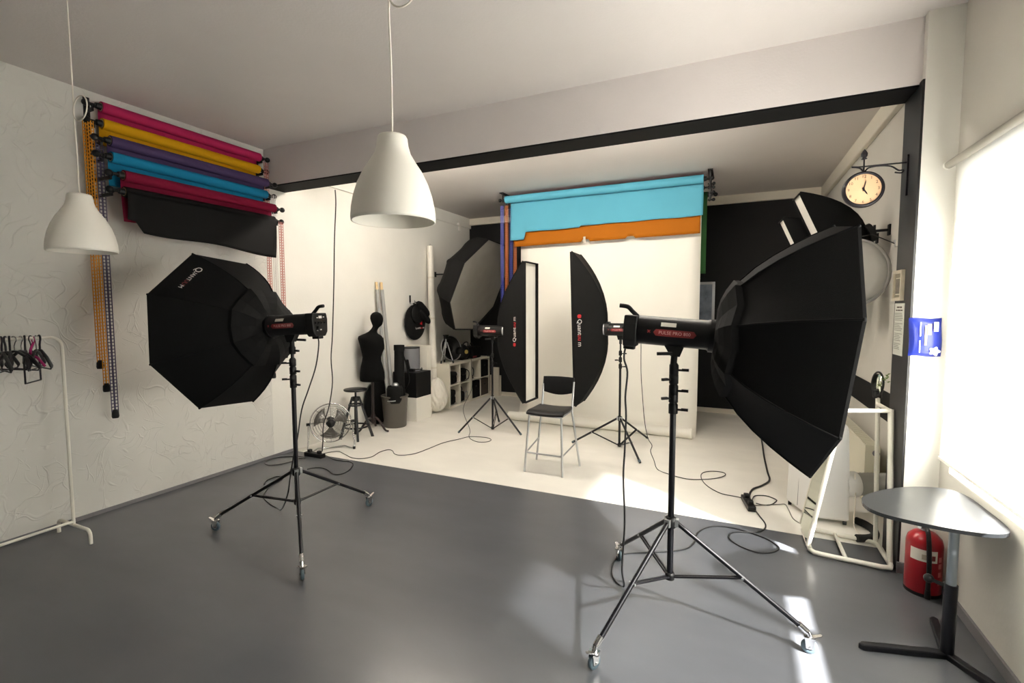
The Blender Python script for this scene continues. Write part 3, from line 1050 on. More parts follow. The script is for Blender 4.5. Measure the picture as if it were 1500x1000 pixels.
part(t, 'sheet', MB().sheet(drop, 16, 32), WHITEPAPER, solid=0.001)
part(t, 'floor_roll', MB().cyl((xw0 - 0.06, 6.60, 0.068), (xw1 - 0.03, 6.56, 0.068), 0.066, n=24), WHITEPAPER)
part(t, 'upper_roll', MB().cyl((xw0, 6.975, 3.17), (xw1, 6.975, 3.17), 0.045, n=20), WHITEPAPER)
for xx, s, lab in ((XL2 - 0.09, -1, 'black ceiling bracket at the shelf end of the backdrop rolls'), (XR2 + 0.10, 1, 'black ceiling bracket at the window end of the backdrop rolls')):
    t = thing('roll_bracket', lab, 'bracket', (xx, 6.9, H), group='roll brackets under the ceiling')
    part(t, 'ceiling_plate', MB().box(xx - 0.03, xx + 0.03, 6.68, 7.14, H - 0.012, H), BLACKPL)
    for y, z in ((6.74, 3.355), (6.86, 3.27), (6.90, 3.385), (6.975, 3.17), (7.09, 3.22)):
        part(t, 'arm', MB().box(xx - 0.006, xx + 0.006, y - 0.012, y + 0.012, z - 0.03, H - 0.01), BLACKPL)
    if s > 0:
        for y, z in ((6.80, 3.30), (6.76, 3.18), (6.82, 3.10), (6.74, 3.24)):
            part(t, 'knob', MB().cyl((xx - 0.03, y, z), (xx + 0.03, y, z), 0.010, n=8).ball((xx + 0.04, y, z), 0.022, n=10, m=6), KNOB)
        part(t, 'hanger_bar', MB().box(xx - 0.012, xx + 0.0, 6.74, 6.82, 3.08, H - 0.01), BLACKPL)
gC = 'drive chains of the backdrop rolls'
for (px, y, m, lab) in ((735.5, 6.72, CH_B, 'blue plastic drive chain beside the light blue backdrop'), (742, 6.74, CH_T, 'brown orange plastic drive chain next to the blue one'),
                        (748.5, 6.86, CH_B, 'dark blue plastic drive chain between two orange ones'), (754.5, 6.86, CH_T, 'orange plastic drive chain closest to the white backdrop')):
    p = ony(px, 330, y)
    ladder_chain(lab, gC, p.x, p.y, 3.27, 1.1, m, gap=0.014, w=0.018, axis=(1, 0, 0))

# picture on the black back wall, mostly hidden by the backdrop
t = thing('picture_frame', 'silver framed picture on the black back wall beside the backdrop', 'picture', (4.30, YB, 1.46))
part(t, 'frame', MB().box(4.05, 4.51, YB - 0.025, YB, 1.42, 2.12), SILVER)
part(t, 'print', MB().box(4.09, 4.47, YB - 0.029, YB - 0.02, 1.46, 2.08), mat('blue_grey_print', (120, 130, 146), 0.5, vary=0.35, vscale=9))

# ------------------------------------------------------------------ clothes rail by the left wall
RX, RY0, RY1, RZ = 0.335, 0.82, 1.80, 1.505
t = thing('clothes_rail', 'white tubular clothes rail standing along the trowelled wall', 'clothes rail', (RX, 1.3, 0))
part(t, 'top_rail', MB().tube([(RX, RY0, 0.10), (RX, RY0, RZ - 0.07)] + arc((RX, RY0 + 0.07, RZ - 0.07), 0.07, math.pi, math.pi / 2, 6, (0, 1, 0)) +
                              arc((RX, RY1 - 0.07, RZ - 0.07), 0.07, math.pi / 2, 0, 6, (0, 1, 0)) + [(RX, RY1, 0.10)], 0.011, 10), WHITEMET)
part(t, 'lower_rail', MB().cyl((RX, RY0, 0.125), (RX, RY1, 0.125), 0.010, n=10), WHITEMET)
for y in (RY0, RY1):
    part(t, 'foot', MB().tube([(RX - 0.225, y, 0.0), (RX - 0.225, y, 0.055)] + arc((RX - 0.18, y, 0.055), 0.045, math.pi, math.pi / 2, 5) +
                              arc((RX + 0.18, y, 0.055), 0.045, math.pi / 2, 0, 5) + [(RX + 0.225, y, 0.0)], 0.012, 10), WHITEMET)


def hanger(label, y, turn, m, kind, hook_m):
    t = thing('clothes_hanger', label, 'hanger', (RX, y, RZ), turn, group='clothes hangers on the white rail')
    P = lambda n, mb, mm: part(t, n, mb, mm, world=False)
    hk = arc((0, 0, -0.005), 0.022, math.radians(200), math.radians(-60), 10) + [Vector((0, 0, -0.05)), Vector((0, 0, -0.085))]
    P('hook', MB().tube(hk, 0.0035 if kind != 'plastic' else 0.006, 7), hook_m)
    z = -0.085
    if kind == 'frame':
        P('frame', MB().tube([(-0.0, 0, z), (-0.09, 0, z - 0.06), (-0.10, 0, z - 0.08), (-0.10, 0, z - 0.22), (0.10, 0, z - 0.22), (0.10, 0, z - 0.08), (0.09, 0, z - 0.06)], 0.006, 6, closed=True), m)
    else:
        sh = [(-0.21, 0, z - 0.115), (-0.205, 0, z - 0.10), (-0.12, 0, z - 0.045), (-0.03, 0, z - 0.005), (0, 0, z), (0.03, 0, z - 0.005), (0.12, 0, z - 0.045), (0.205, 0, z - 0.10), (0.21, 0, z - 0.115)]
        P('shoulder', MB().tube(sh, [0.006, 0.011, 0.011, 0.009, 0.008, 0.009, 0.011, 0.011, 0.006], 8), m)
        P('bar', MB().tube([(-0.208, 0, z - 0.112), (-0.19, 0, z - 0.125), (0.19, 0, z - 0.125), (0.208, 0, z - 0.112)], 0.005, 6), m)
        if kind == 'plastic':
            for sx in (-0.07, 0.07):
                P('strap_notch', MB().tube(arc((sx, 0, z - 0.035), 0.012, 0, -math.pi, 6), 0.004, 6), m)


HB = mat('black_hanger_plastic', (24, 22, 28), 0.4)
HG = mat('dark_grey_hanger', (58, 60, 60), 0.45)
HM = mat('magenta_ribbon', (176, 24, 104), 0.6)
hang = [(1.678, -0.12, HG, 'plastic', HB, 'dark grey clothes hanger closest to the rounded rail corner'), (1.658, -0.55, HB, 'wood', CHROME, 'thin wire hooked hanger with a magenta ribbon neighbour'),
        (1.631, -0.75, HB, 'frame', HB, 'black square trouser hanger hanging lowest on the rail'), (1.601, -0.30, HB, 'plastic', HB, 'black clothes hanger beside the square one'),
        (1.580, 0.05, HB, 'wood', CHROME, 'black clothes hanger with thin chrome hook in mid rail'), (1.524, -0.35, HB, 'plastic', HB, 'black clothes hanger at the crowded part of the rail'),
        (1.503, -0.60, HB, 'plastic', HB, 'black clothes hanger turned sideways in the crowd'), (1.484, -0.15, HG, 'plastic', HB, 'dark grey clothes hanger among the crowded black ones'),
        (1.545, 0.25, HB, 'wood', CHROME, 'black hanger with chrome hook among the crowd'), (1.462, -0.40, HB, 'plastic', HB, 'black clothes hanger at the far end of the crowd')]
for y, tn, m, kd, hm, lab in hang:
    hanger(lab, y, tn, m, kd, hm)
p = Vector((RX, 1.645, RZ))
t = thing('ribbon', 'magenta ribbon dangling between the hangers', 'ribbon', p)
part(t, 'loop', MB().tube(arc(p + Vector((0, 0, -0.012)), 0.021, 0, 2 * math.pi, 12)[:-1], 0.003, 6, closed=True), HM)
part(t, 'tails', MB().tube(smooth_path([p + Vector((0.0, 0, -0.033)), p + Vector((0.03, -0.03, -0.10)), p + Vector((0.05, 0.0, -0.14)), p + Vector((0.05, 0.035, -0.20))]), 0.008, 6), HM)

# ------------------------------------------------------------------ bar chair
t = thing('bar_chair', 'black bar chair with slim silver legs on the white floor', 'chair', (3.05, 4.7, 0))
fl, fr, bl_, br_ = Vector((2.83, 4.52, 0)), Vector((3.25, 4.51, 0)), Vector((2.80, 4.94, 0)), Vector((3.31, 4.92, 0))
SZ = 0.63
tfl, tfr, tbl, tbr = Vector((2.875, 4.55, SZ - 0.03)), Vector((3.225, 4.545, SZ - 0.03)), Vector((2.89, 4.87, SZ - 0.02)), Vector((3.235, 4.865, SZ - 0.02))
part(t, 'leg', MB().cyl(fl, tfl, 0.011, n=10), SILVER)
part(t, 'leg', MB().cyl(fr, tfr, 0.011, n=10), SILVER)
for b, q, lean in ((bl_, tbl, Vector((0.0, 0.07, 0.30))), (br_, tbr, Vector((0.0, 0.07, 0.30)))):
    part(t, 'leg', MB().tube([b, q, q + Vector((0, 0.012, 0.04)), q + lean], 0.011, 10), SILVER)
g = 0.215
ll = lambda a, b: a.lerp(b, g / SZ)
part(t, 'footrest', MB().cyl(ll(fl, tfl), ll(fr, tfr), 0.009, n=8), SILVER)
for a, b, c, d in ((fl, tfl, bl_, tbl), (fr, tfr, br_, tbr)):
    part(t, 'stretcher', MB().cyl(ll(a, b), c.lerp(d, (g + 0.06) / SZ), 0.008, n=8), SILVER)
part(t, 'seat_frame', MB().tube([tfl, tfr, tbr, tbl], 0.010, 8, closed=True), SILVER)


def seat(u, v, top=1):
    x = 2.85 + 0.40 * u + (0.01 * (0.5 - u) * 2 * v)
    y = 4.515 + 0.38 * v
    z = SZ + 0.012 - 0.010 * math.sin(math.pi * u) - 0.004 * math.sin(math.pi * v) - (0.022 * max(0, 1 - v * 5) ** 2)
    return Vector((x, y, z))


part(t, 'seat', MB().sheet(seat, 10, 12), BLACKPL, solid=0.028, bevel=0.006)
bk = MB()


def backr(u, v):
    x = 2.885 + 0.355 * u
    lo = 0.035 * math.cos((u - 0.5) * math.pi)
    z = SZ + 0.165 - lo * (1 - v) + (0.16 + lo * 0.1) * v
    y = 4.915 + 0.025 * v + 0.02 * math.sin(math.pi * u)
    return Vector((x, y, z))


part(t, 'backrest', MB().sheet(backr, 12, 4), BLACKPL, solid=0.014, bevel=0.004)

# ------------------------------------------------------------------ fan
fc = Vector((0.34, 4.33, 0.315))
fn = (CAM - fc)
fn.z = 0.25
fn = (fn.normalized() + Vector((0.2, -0.15, 0.0))).normalized()
fx = Vector((0, 0, 1)).cross(fn).normalized()
fz = fn.cross(fx)
t = thing('floor_fan', 'round chrome floor fan standing on the white floor by the left wall', 'fan', (fc.x, fc.y, 0))
FR = 0.235
for dz, nm in ((0.055, 'front_grille'), (-0.055, 'back_grille')):
    mb = MB()
    for k in range(1, 9):
        r = FR * k / 8
        z = dz * math.sqrt(max(0, 1 - (r / FR) ** 2 * 0.9))
        mb.tube([fc + fn * z + fx * (r * math.cos(a)) + fz * (r * math.sin(a)) for a in [2 * math.pi * i / 28 for i in range(28)]], 0.0016, 4, closed=True)
    for i in range(8):
        a = 2 * math.pi * i / 8
        mb.tube([fc + fn * (dz * math.sqrt(max(0, 1 - (r / FR) ** 2 * 0.9))) + (fx * math.cos(a) + fz * math.sin(a)) * r for r in (0.03, 0.09, 0.15, 0.20, FR)], 0.0018, 4)
    part(t, nm, mb, CHROME)
part(t, 'rim', MB().tube([fc + fx * (FR * math.cos(a)) + fz * (FR * math.sin(a)) for a in [2 * math.pi * i / 40 for i in range(40)]], 0.008, 8, closed=True), CHROME)
Mf = frame((0, 0, 0), fx, fz, fn).to_3x3()
part(t, 'motor', MB().lathe([(0, -0.14), (0.05, -0.135), (0.058, -0.11), (0.058, -0.05), (0.03, -0.045), (0.03, 0.03), (0, 0.03)], 18, fc, Mf), BLACKPL)
part(t, 'badge', MB().lathe([(0.0, 0.062), (0.045, 0.058), (0.05, 0.052), (0.0, 0.05)], 18, fc, Mf), BLACKPL)
FB = mat('smoked_fan_blade', (110, 106, 100), 0.3, metal=0.6)
for i in range(3):
    a0 = 2 * math.pi * i / 3 + 0.5
    part(t, 'blade', MB().sheet(lambda u, v: fc + fn * (0.03 * (v - 0.5)) + (fx * math.cos(a0 + (v - .5) * (0.5 + 0.9 * u)) + fz * math.sin(a0 + (v - .5) * (0.5 + 0.9 * u))) * (0.035 + 0.16 * u), 6, 6), FB, solid=0.002)
base = []
s1, s2 = fc + fx * (FR + 0.02), fc - fx * (FR + 0.02)
fo = Vector((fn.x, fn.y, 0)).normalized()
legL = [s2, s2 + Vector((0, 0, -0.12)) + fo * 0.05, Vector((s2.x, s2.y, 0.02)) + fo * 0.14, Vector((s2.x, s2.y, 0.015)) + fo * 0.02 + fx * 0.1]
legR = [s1, s1 + Vector((0, 0, -0.12)) + fo * 0.05, Vector((s1.x, s1.y, 0.02)) + fo * 0.14, Vector((s1.x, s1.y, 0.015)) + fo * 0.02 - fx * 0.1]
path = smooth_path(legL, 4) + smooth_path(legR[::-1], 4)
part(t, 'base_tube', MB().tube(path, 0.010, 8), CHROME)
part(t, 'cross_bar', MB().cyl(s2 - fn * 0.06, s1 - fn * 0.06, 0.006, n=8), CHROME)
for q in (s1, s2):
    part(t, 'tilt_knob', MB().cyl(q - fx * 0.02, q + fx * 0.02, 0.018, n=12), BLACKPL)
for q in (legL[2], legR[2]):
    part(t, 'rubber_foot', MB().cyl(Vector((q.x, q.y, 0.0)), Vector((q.x, q.y, 0.03)), 0.016, n=10), BLACKPL)

# ------------------------------------------------------------------ low stool
sc_ = Vector((0.29, 4.82, 0))
t = thing('swivel_stool', 'black wooden swivel stool with round seat beside the fan', 'stool', sc_)
BW = mat('black_stained_wood', (15, 15, 18), 0.4, vary=0.1, vscale=15)
part(t, 'seat', MB().lathe([(0, 0.63), (0.14, 0.63), (0.15, 0.638), (0.15, 0.65), (0.145, 0.655), (0, 0.655)], 32, sc_), BW)
part(t, 'screw', MB().cyl(sc_ + Vector((0, 0, 0.40)), sc_ + Vector((0, 0, 0.63)), 0.013, n=12), BLACKMET)
part(t, 'hub', MB().lathe([(0, 0.50), (0.055, 0.50), (0.06, 0.52), (0.05, 0.55), (0, 0.55)], 18, sc_), BW)
part(t, 'upper_ring', MB().lathe([(0.07, 0.435), (0.095, 0.435), (0.095, 0.452), (0.07, 0.452), (0.07, 0.435)], 28, sc_), BLACKMET)
part(t, 'footring', MB().lathe([(0.145, 0.150), (0.16, 0.150), (0.16, 0.168), (0.145, 0.168), (0.145, 0.150)], 32, sc_), BLACKMET)
for k in range(4):
    a = math.pi / 2 * k - 0.75
    d = Vector((math.cos(a), math.sin(a), 0))
    M = frame((0, 0, 0), d, Vector((0, 0, 1)).cross(d), (0, 0, 1)).to_3x3()
    lg = MB().prism([(0.03, 0.545), (0.055, 0.55), (0.225, 0.0), (0.185, 0.0)], -0.014, 0.014, frame(sc_, d, (0, 0, 1), Vector((0, 0, 1)).cross(d) * -1))
    part(t, 'leg', lg, BW, bevel=0.003)

# ------------------------------------------------------------------ dress form
mc = Vector((0.235, 5.215, 0))
mx = Vector((math.cos(YAW), math.sin(YAW), 0))        # across the view: the figure faces along it
my = Vector((-mx.y, mx.x, 0))
t = thing('dress_form', 'black mannequin dress form with a smooth head on a wooden tripod', 'mannequin', mc)
rings = [(0.70, 0.0, 0.150, 0.13), (0.705, 0.0, 0.163, 0.14), (0.75, 0.0, 0.170, 0.15), (0.82, 0.0, 0.166, 0.155), (0.90, -0.005, 0.150, 0.14), (0.98, -0.005, 0.130, 0.115), (1.03, -0.002, 0.126, 0.11), (1.09, 0.004, 0.140, 0.12),
         (1.15, 0.012, 0.160, 0.135), (1.20, 0.008, 0.166, 0.145), (1.25, -0.002, 0.168, 0.16), (1.295, -0.012, 0.170, 0.17), (1.325, -0.018, 0.155, 0.16), (1.345, -0.012, 0.120, 0.13), (1.365, 0.0, 0.082, 0.085), (1.39, 0.020, 0.056, 0.055),
         (1.42, 0.042, 0.045, 0.046), (1.445, 0.060, 0.047, 0.045), (1.465, 0.078, 0.056, 0.050), (1.49, 0.084, 0.070, 0.060), (1.53, 0.082, 0.083, 0.070), (1.57, 0.078, 0.088, 0.074), (1.61, 0.075, 0.080, 0.068), (1.64, 0.074, 0.058, 0.05), (1.655, 0.073, 0.03, 0.026), (1.66, 0.073, 0.002, 0.002)]
mb = MB()
n = 28
v = [mc + mx * (c + a * math.cos(2 * math.pi * i / n)) + my * (b * math.sin(2 * math.pi * i / n)) + Vector((0, 0, z)) for z, c, a, b in rings for i in range(n)]
f = [(k * n + i, k * n + (i + 1) % n, (k + 1) * n + (i + 1) % n, (k + 1) * n + i) for k in range(len(rings) - 1) for i in range(n)] + [tuple(range(n - 1, -1, -1))]
mb.add(v, f, True)
part(t, 'torso', mb, mat('black_jersey', (7, 7, 7), 0.9, spec=0.15))
part(t, 'post', MB().lathe([(0.018, 0.16), (0.024, 0.2), (0.020, 0.26), (0.019, 0.705)], 16, mc), WOODD)
part(t, 'turned_base', MB().lathe([(0.0, 0.10), (0.020, 0.10), (0.036, 0.13), (0.036, 0.20), (0.022, 0.24)], 16, mc), WOODD)
for k in range(3):
    a = 2 * math.pi * k / 3 + 0.05
    d = Vector((math.cos(a), math.sin(a), 0))
    pth = smooth_path([mc + d * 0.02 + Vector((0, 0, 0.17)), mc + d * 0.07 + Vector((0, 0, 0.175)), mc + d * 0.14 + Vector((0, 0, 0.10)), mc + d * 0.20 + Vector((0, 0, 0.025)), mc + d * 0.25 + Vector((0, 0, 0.014))])
    part(t, 'leg', MB().tube(pth, [0.020 - 0.008 * i / len(pth) for i in range(len(pth))], 8), WOODD)

# ------------------------------------------------------------------ bin, tubes, bags and boxes along the left wall
BINM = mat('dark_grey_bin_plastic', (84, 80, 74), 0.5)
bc = Vector((0.345, 5.555, 0))
t = thing('waste_bin', 'dark grey tapered waste bin full of rolled gear', 'bin', bc)
part(t, 'tub', MB().lathe([(0, 0.0), (0.155, 0.0), (0.160, 0.01), (0.185, 0.43), (0.195, 0.435), (0.197, 0.455), (0.188, 0.46), (0.178, 0.44), (0.155, 0.02), (0, 0.02)], 36, bc), BINM)
part(t, 'handle', MB().tube(smooth_path([bc + Vector((0.03, -0.196, 0.40)), bc + Vector((0.06, -0.215, 0.405)), bc + Vector((0.11, -0.195, 0.405)), bc + Vector((0.135, -0.155, 0.405))]), 0.007, 8), SILVER)
TUBG = mat('grey_plastic_tube', (150, 150, 148), 0.45)
for k, (bx, by, tx, ty, tz, lab) in enumerate(((0.26, 5.555, 0.05, 5.56, 2.09, 'long grey tube with a wooden end leaning in the bin'), (0.29, 5.615, 0.055, 5.66, 2.09, 'long grey tube with a wooden end, behind the other leaning tube'))):
    a, b = Vector((bx, by, 0.025)), Vector((tx, ty, tz))
    d = (b - a).normalized()
    t = thing('backdrop_tube', lab, 'tube', a, group='grey tubes leaning in the bin')
    part(t, 'tube', MB().cyl(a, b - d * 0.11, 0.026, n=16), TUBG)
    part(t, 'wooden_end', MB().cyl(b - d * 0.11, b, 0.019, n=14), WOODL)
t = thing('tripod_bag', 'long black carrying bag standing in the grey bin', 'bag', bc + Vector((0.07, 0.05, 0.03)))
a, b = bc + Vector((0.05, 0.04, 0.03)), bc + Vector((-0.03, 0.16, 1.16))
part(t, 'sleeve', MB().tube([a, a.lerp(b, .3), a.lerp(b, .6), a.lerp(b, .93), b], [0.085, 0.09, 0.075, 0.072, 0.07], 12), BLACK)
part(t, 'cap', MB().cyl(b - (b - a).normalized() * 0.07, b + (b - a).normalized() * 0.01, 0.078, n=14), BLACK)
part(t, 'strap', MB().tube(smooth_path([a.lerp(b, .92) + Vector((0.07, -0.02, 0)), a.lerp(b, .75) + Vector((0.13, 0, 0)), a.lerp(b, .55) + Vector((0.15, 0.03, 0)), a.lerp(b, .45) + Vector((0.08, 0.03, 0))]), 0.010, 6), BLACK)
c = bc + Vector((0.06, -0.07, 0.46))
t = thing('gear_pouch', 'round black gear pouch with a metal top lying in the bin', 'pouch', c)
part(t, 'pouch', MB().lathe([(0, -0.1), (0.10, -0.1), (0.115, -0.04), (0.115, 0.10), (0.10, 0.14), (0, 0.145)], 18, c), BLACK)
part(t, 'metal_top', MB().lathe([(0.0, 0.19), (0.03, 0.185), (0.05, 0.165), (0.055, 0.14), (0, 0.14)], 16, c + Vector((0.01, 0.0, 0))), SILVER)
# round reflector bag on the floor behind the bin
t = thing('folded_reflector', 'round black folded reflector leaning on the wall behind the bin', 'reflector', (0.06, 5.62, 0.0))
part(t, 'cover', MB().ball((0.045, 5.56, 0.33), 0.03, 0.30, 0.33, n=24, m=14), BLACK)
part(t, 'piping', MB().tube([(0.045, 5.56 + 0.3 * math.cos(2 * math.pi * i / 32), 0.33 + 0.325 * math.sin(2 * math.pi * i / 32)) for i in range(32)], 0.006, 6, closed=True), BLACKPL)

single('white_cube', MB().box(0.07, 0.49, 5.88, 6.27, 0, 0.36), mat('white_laminate', (236, 233, 224), 0.45), 'white cube plinth under the black cube', 'cube', bevel=0.006)
single('black_cube', MB().box(0.06, 0.49, 5.88, 6.27, 0.361, 0.74), mat('matt_black_laminate', (9, 9, 9), 0.6, spec=0.3), 'matt black cube stacked on the white cube', 'cube', bevel=0.006)
GREYC = mat('grey_foam_roll', (112, 114, 118), 0.6)
t = thing('grey_cylinder', 'upright grey cylinder roll standing on the black cube', 'cylinder', (0.24, 6.12, 0.741))
part(t, 'roll', MB().cyl((0.24, 6.12, 0.741), (0.24, 6.12, 1.11), 0.125, n=32), GREYC)
part(t, 'top_edge', MB().lathe([(0.112, 1.111), (0.125, 1.111), (0.127, 1.105), (0.127, 1.09)], 32, (0.24, 6.12, 0)), BLACKPL)
single('white_panel_box', MB().box(0.02, 0.40, 6.29, 6.42, 0.0, 1.12), mat('pale_board', (228, 224, 212), 0.6), 'tall white board box standing behind the black and white cubes', 'box', bevel=0.004)
t = thing('clamp_arm', 'small black clamp arm lying on top of the black cube', 'clamp', (0.34, 5.95, 0.741))
part(t, 'jaw', MB().cbox((0.34, 5.98, 0.765), 0.10, 0.05, 0.047), BLACKPL, bevel=0.006)
part(t, 'grip', MB().cbox((0.30, 5.93, 0.86), 0.05, 0.04, 0.15, Matrix.Rotation(0.3, 3, 'X')), BLACKPL, bevel=0.01)
part(t, 'screw', MB().cyl((0.37, 6.0, 0.775), (0.47, 6.04, 0.785), 0.010, n=10), CHROME)
part(t, 'knob', MB().cyl((0.47, 6.04, 0.785), (0.485, 6.045, 0.787), 0.022, n=12), CHROME)
# tall white roll leaning by the cubes
t = thing('white_paper_tube', 'very tall white wrapped paper tube leaning on the left alcove wall', 'tube', (0.2, 6.75, 0))
a, b = Vector((0.24, 6.72, 0.0)), Vector((0.065, 6.93, 2.76))
dd = (b - a).normalized()
part(t, 'wrap', MB().cyl(a, b, 0.058, n=20), mat('white_wrapping', (230, 226, 216), 0.4, vary=0.05, vscale=9, bump=0.2, bscale=30))
part(t, 'wire_hook', MB().tube(arc(b + Vector((0, 0, 0.02)), 0.02, -0.6, math.pi + 0.6, 8, (0, 1, 0)), 0.003, 6), CHROME)
for q in (0.25, 0.55, 0.8):
    part(t, 'tape', MB().cyl(a.lerp(b, q), a.lerp(b, q) + dd * 0.03, 0.0595, n=20), MOULD)
# crumpled white sheet bundle
mb = MB()
random.seed(3)
bcn = Vector((0.40, 6.56, 0.295))
nU, nV = 72, 40
v, f = [], []
for k in range(nV + 1):
    ph = -math.pi / 2 + math.pi * k / nV
    for i in range(nU):
        th = 2 * math.pi * i / nU
        fold = 1 + 0.10 * abs(math.sin(6 * th + 2.5 * math.sin(2.3 * ph))) * math.cos(ph) + 0.07 * abs(math.sin(4 * th - 4 * ph)) + 0.05 * abs(math.sin(9 * th + 5 * ph)) - 0.1
        tp = 1 - 0.25 * max(0, math.sin(ph))
        v.append(bcn + Vector((0.17 * fold * tp * math.cos(ph) * math.cos(th), 0.19 * fold * tp * math.cos(ph) * math.sin(th), 0.285 * math.sin(ph) * (0.97 + 0.03 * fold))))
for k in range(nV):
    for i in range(nU):
        j = (i + 1) % nU
        f.append((k * nU + i, k * nU + j, (k + 1) * nU + j, (k + 1) * nU + i))
mb.add(v, f, False)
single('sheet_bundle', mb, mat('crumpled_white_film', (226, 222, 212), 0.3, bump=0.5, bscale=22), 'crumpled white plastic sheet bundle between the cubes and the shelf', 'bundle')

# wall hook with the round black covers
hk = Vector((0.0, 6.42, 1.86))
t = thing('wall_hook', 'chrome wall hook carrying the round black bags', 'hook', hk)
part(t, 'plate', MB().box(0, 0.006, 6.40, 6.44, 1.78, 1.92), CHROME)
part(t, 'prong', MB().tube(smooth_path([(0.005, 6.42, 1.80), (0.05, 6.42, 1.78), (0.09, 6.42, 1.80), (0.095, 6.42, 1.84)]), 0.006, 8), CHROME)


def round_bag(label, c, ry, rz, thick, prints):
    c = Vector(c)
    t = thing('reflector_bag', label, 'bag', c, group='round black bags on the chrome hook')
    part(t, 'cover', MB().ball(c, thick, ry, rz, n=28, m=14), BLACK)
    part(t, 'zip', MB().tube([c + Vector((0, ry * 1.0 * math.cos(2 * math.pi * i / 32), rz * 1.0 * math.sin(2 * math.pi * i / 32))) for i in range(32)], 0.006, 6, closed=True), BLACKPL)
    part(t, 'loop', MB().tube(smooth_path([c + Vector((0, -0.02, rz * .98)), Vector((0.06, 6.42, max(1.79, c.z + rz + .01))), c + Vector((0, 0.03, rz * .98))]), 0.006, 6), BLACK)
    for txt, size, dy, dz, m in prints:
        M = frame(c + Vector((thick * 0.93, dy, dz)), (0, 1, 0), (0, 0, 1), (1, 0, 0))
        if txt == '#':
            for s in (-1, 1):
                part(t, 'emblem', MB().prism([(s * size, -size * .6), (s * size * .2, -size * .4), (0, 0), (s * size * .2, size * .3), (s * size, size * .6)][::s], 0, 0.001, M), m)
        else:
            part(t, 'lettering', text_mesh(MB(), txt, size, M), m)


round_bag('big round black bag with a red emblem hung on the chrome hook', (0.06, 6.47, 1.48), 0.28, 0.285, 0.045, [('#', 0.075, 0.06, 0.0, REDLOGO), ('Quant', 0.055, 0.02, -0.09, PALETXT), ('uu', 0.055, 0.115, -0.09, REDLOGO), ('m', 0.055, 0.175, -0.09, PALETXT)])
round_bag('smaller plain round black bag in front of the big one', (0.135, 6.45, 1.62), 0.16, 0.15, 0.035, [])
t = thing('tool_roll', 'black padded roll bag hung across the round bags', 'bag', (0.17, 6.55, 1.62))
a, b = Vector((0.15, 6.43, 1.80)), Vector((0.15, 6.70, 1.60))
part(t, 'roll', MB().tube([a, a.lerp(b, .15), a.lerp(b, .5), a.lerp(b, .85), b], [0.035, 0.06, 0.065, 0.06, 0.04], 12), BLACK)
part(t, 'strap', MB().tube(smooth_path([a, Vector((0.10, 6.42, 1.81)), a.lerp(b, .3) + Vector((0.0, 0, 0.06))]), 0.006, 6), BLACK)
a2, b2 = Vector((0.16, 6.47, 1.68)), Vector((0.16, 6.72, 1.47))
part(t, 'lower_roll', MB().tube([a2, a2.lerp(b2, .15), a2.lerp(b2, .5), a2.lerp(b2, .85), b2], [0.03, 0.05, 0.055, 0.05, 0.03], 12), BLACK)

# ------------------------------------------------------------------ two white shelf units
SHW = mat('white_shelf_laminate', (226, 222, 208), 0.45)
SX0, SX1 = 0.05, 0.445
SH = 0.77
for y0, lab in ((6.88, 'white cube shelf unit with black camera bags, beside the sheet bundle'), (7.63, 'white cube shelf unit with black boxes, next to the back wall')):
    y1 = y0 + 0.745
    t = thing('shelf_unit', lab, 'shelf', ((SX0 + SX1) / 2, y0 + 0.37, 0), group='white cube shelf units')
    for y in (y0, y1 - 0.036):
        part(t, 'side_panel', MB().box(SX0, SX1, y, y + 0.036, 0, SH), SHW)
    part(t, 'top_panel', MB().box(SX0, SX1, y0 + 0.036, y1 - 0.036, SH - 0.036, SH), SHW)
    part(t, 'bottom_panel', MB().box(SX0, SX1, y0 + 0.036, y1 - 0.036, 0, 0.036), SHW)
    part(t, 'shelf_board', MB().box(SX0, SX1 - 0.002, y0 + 0.036, y1 - 0.036, 0.377, 0.393), SHW)
    part(t, 'divider', MB().box(SX0, SX1 - 0.004, y0 + 0.364, y0 + 0.380, 0.036, SH - 0.036), SHW)
    part(t, 'back_panel', MB().box(SX0 - 0.004, SX0, y0, y1, 0, SH), SHW)


def camera_bag(label, c, sx, sy, sz, handle=True):
    c = Vector(c)
    t = thing('camera_bag', label, 'bag', c, group='camera bags in the shelf')
    part(t, 'body', MB().cbox(c + Vector((0, 0, sz * 0.42)), sx, sy, sz * 0.84), BLACK, bevel=min(sx, sy, sz) * 0.22)
    part(t, 'flap', MB().cbox(c + Vector((0.012, 0, sz * 0.70)), sx * 1.0, sy * 0.9, sz * 0.34), BLACK, bevel=min(sx, sy, sz) * 0.14)
    part(t, 'pocket', MB().cbox(c + Vector((sx * 0.5, 0, sz * 0.3)), 0.04, sy * 0.6, sz * 0.36), BLACK, bevel=0.012)
    if handle:
        part(t, 'strap', MB().tube(smooth_path([c + Vector((sx * 0.5, sy * 0.36, sz * 0.8)), c + Vector((sx * 0.5 + 0.05, sy * 0.46, sz * 0.62)), c + Vector((sx * 0.5 + 0.04, sy * 0.48, sz * 0.2)), c + Vector((sx * 0.5, sy * 0.4, sz * 0.1))]), 0.009, 6), PALETXT if handle == 2 else BLACKPL)


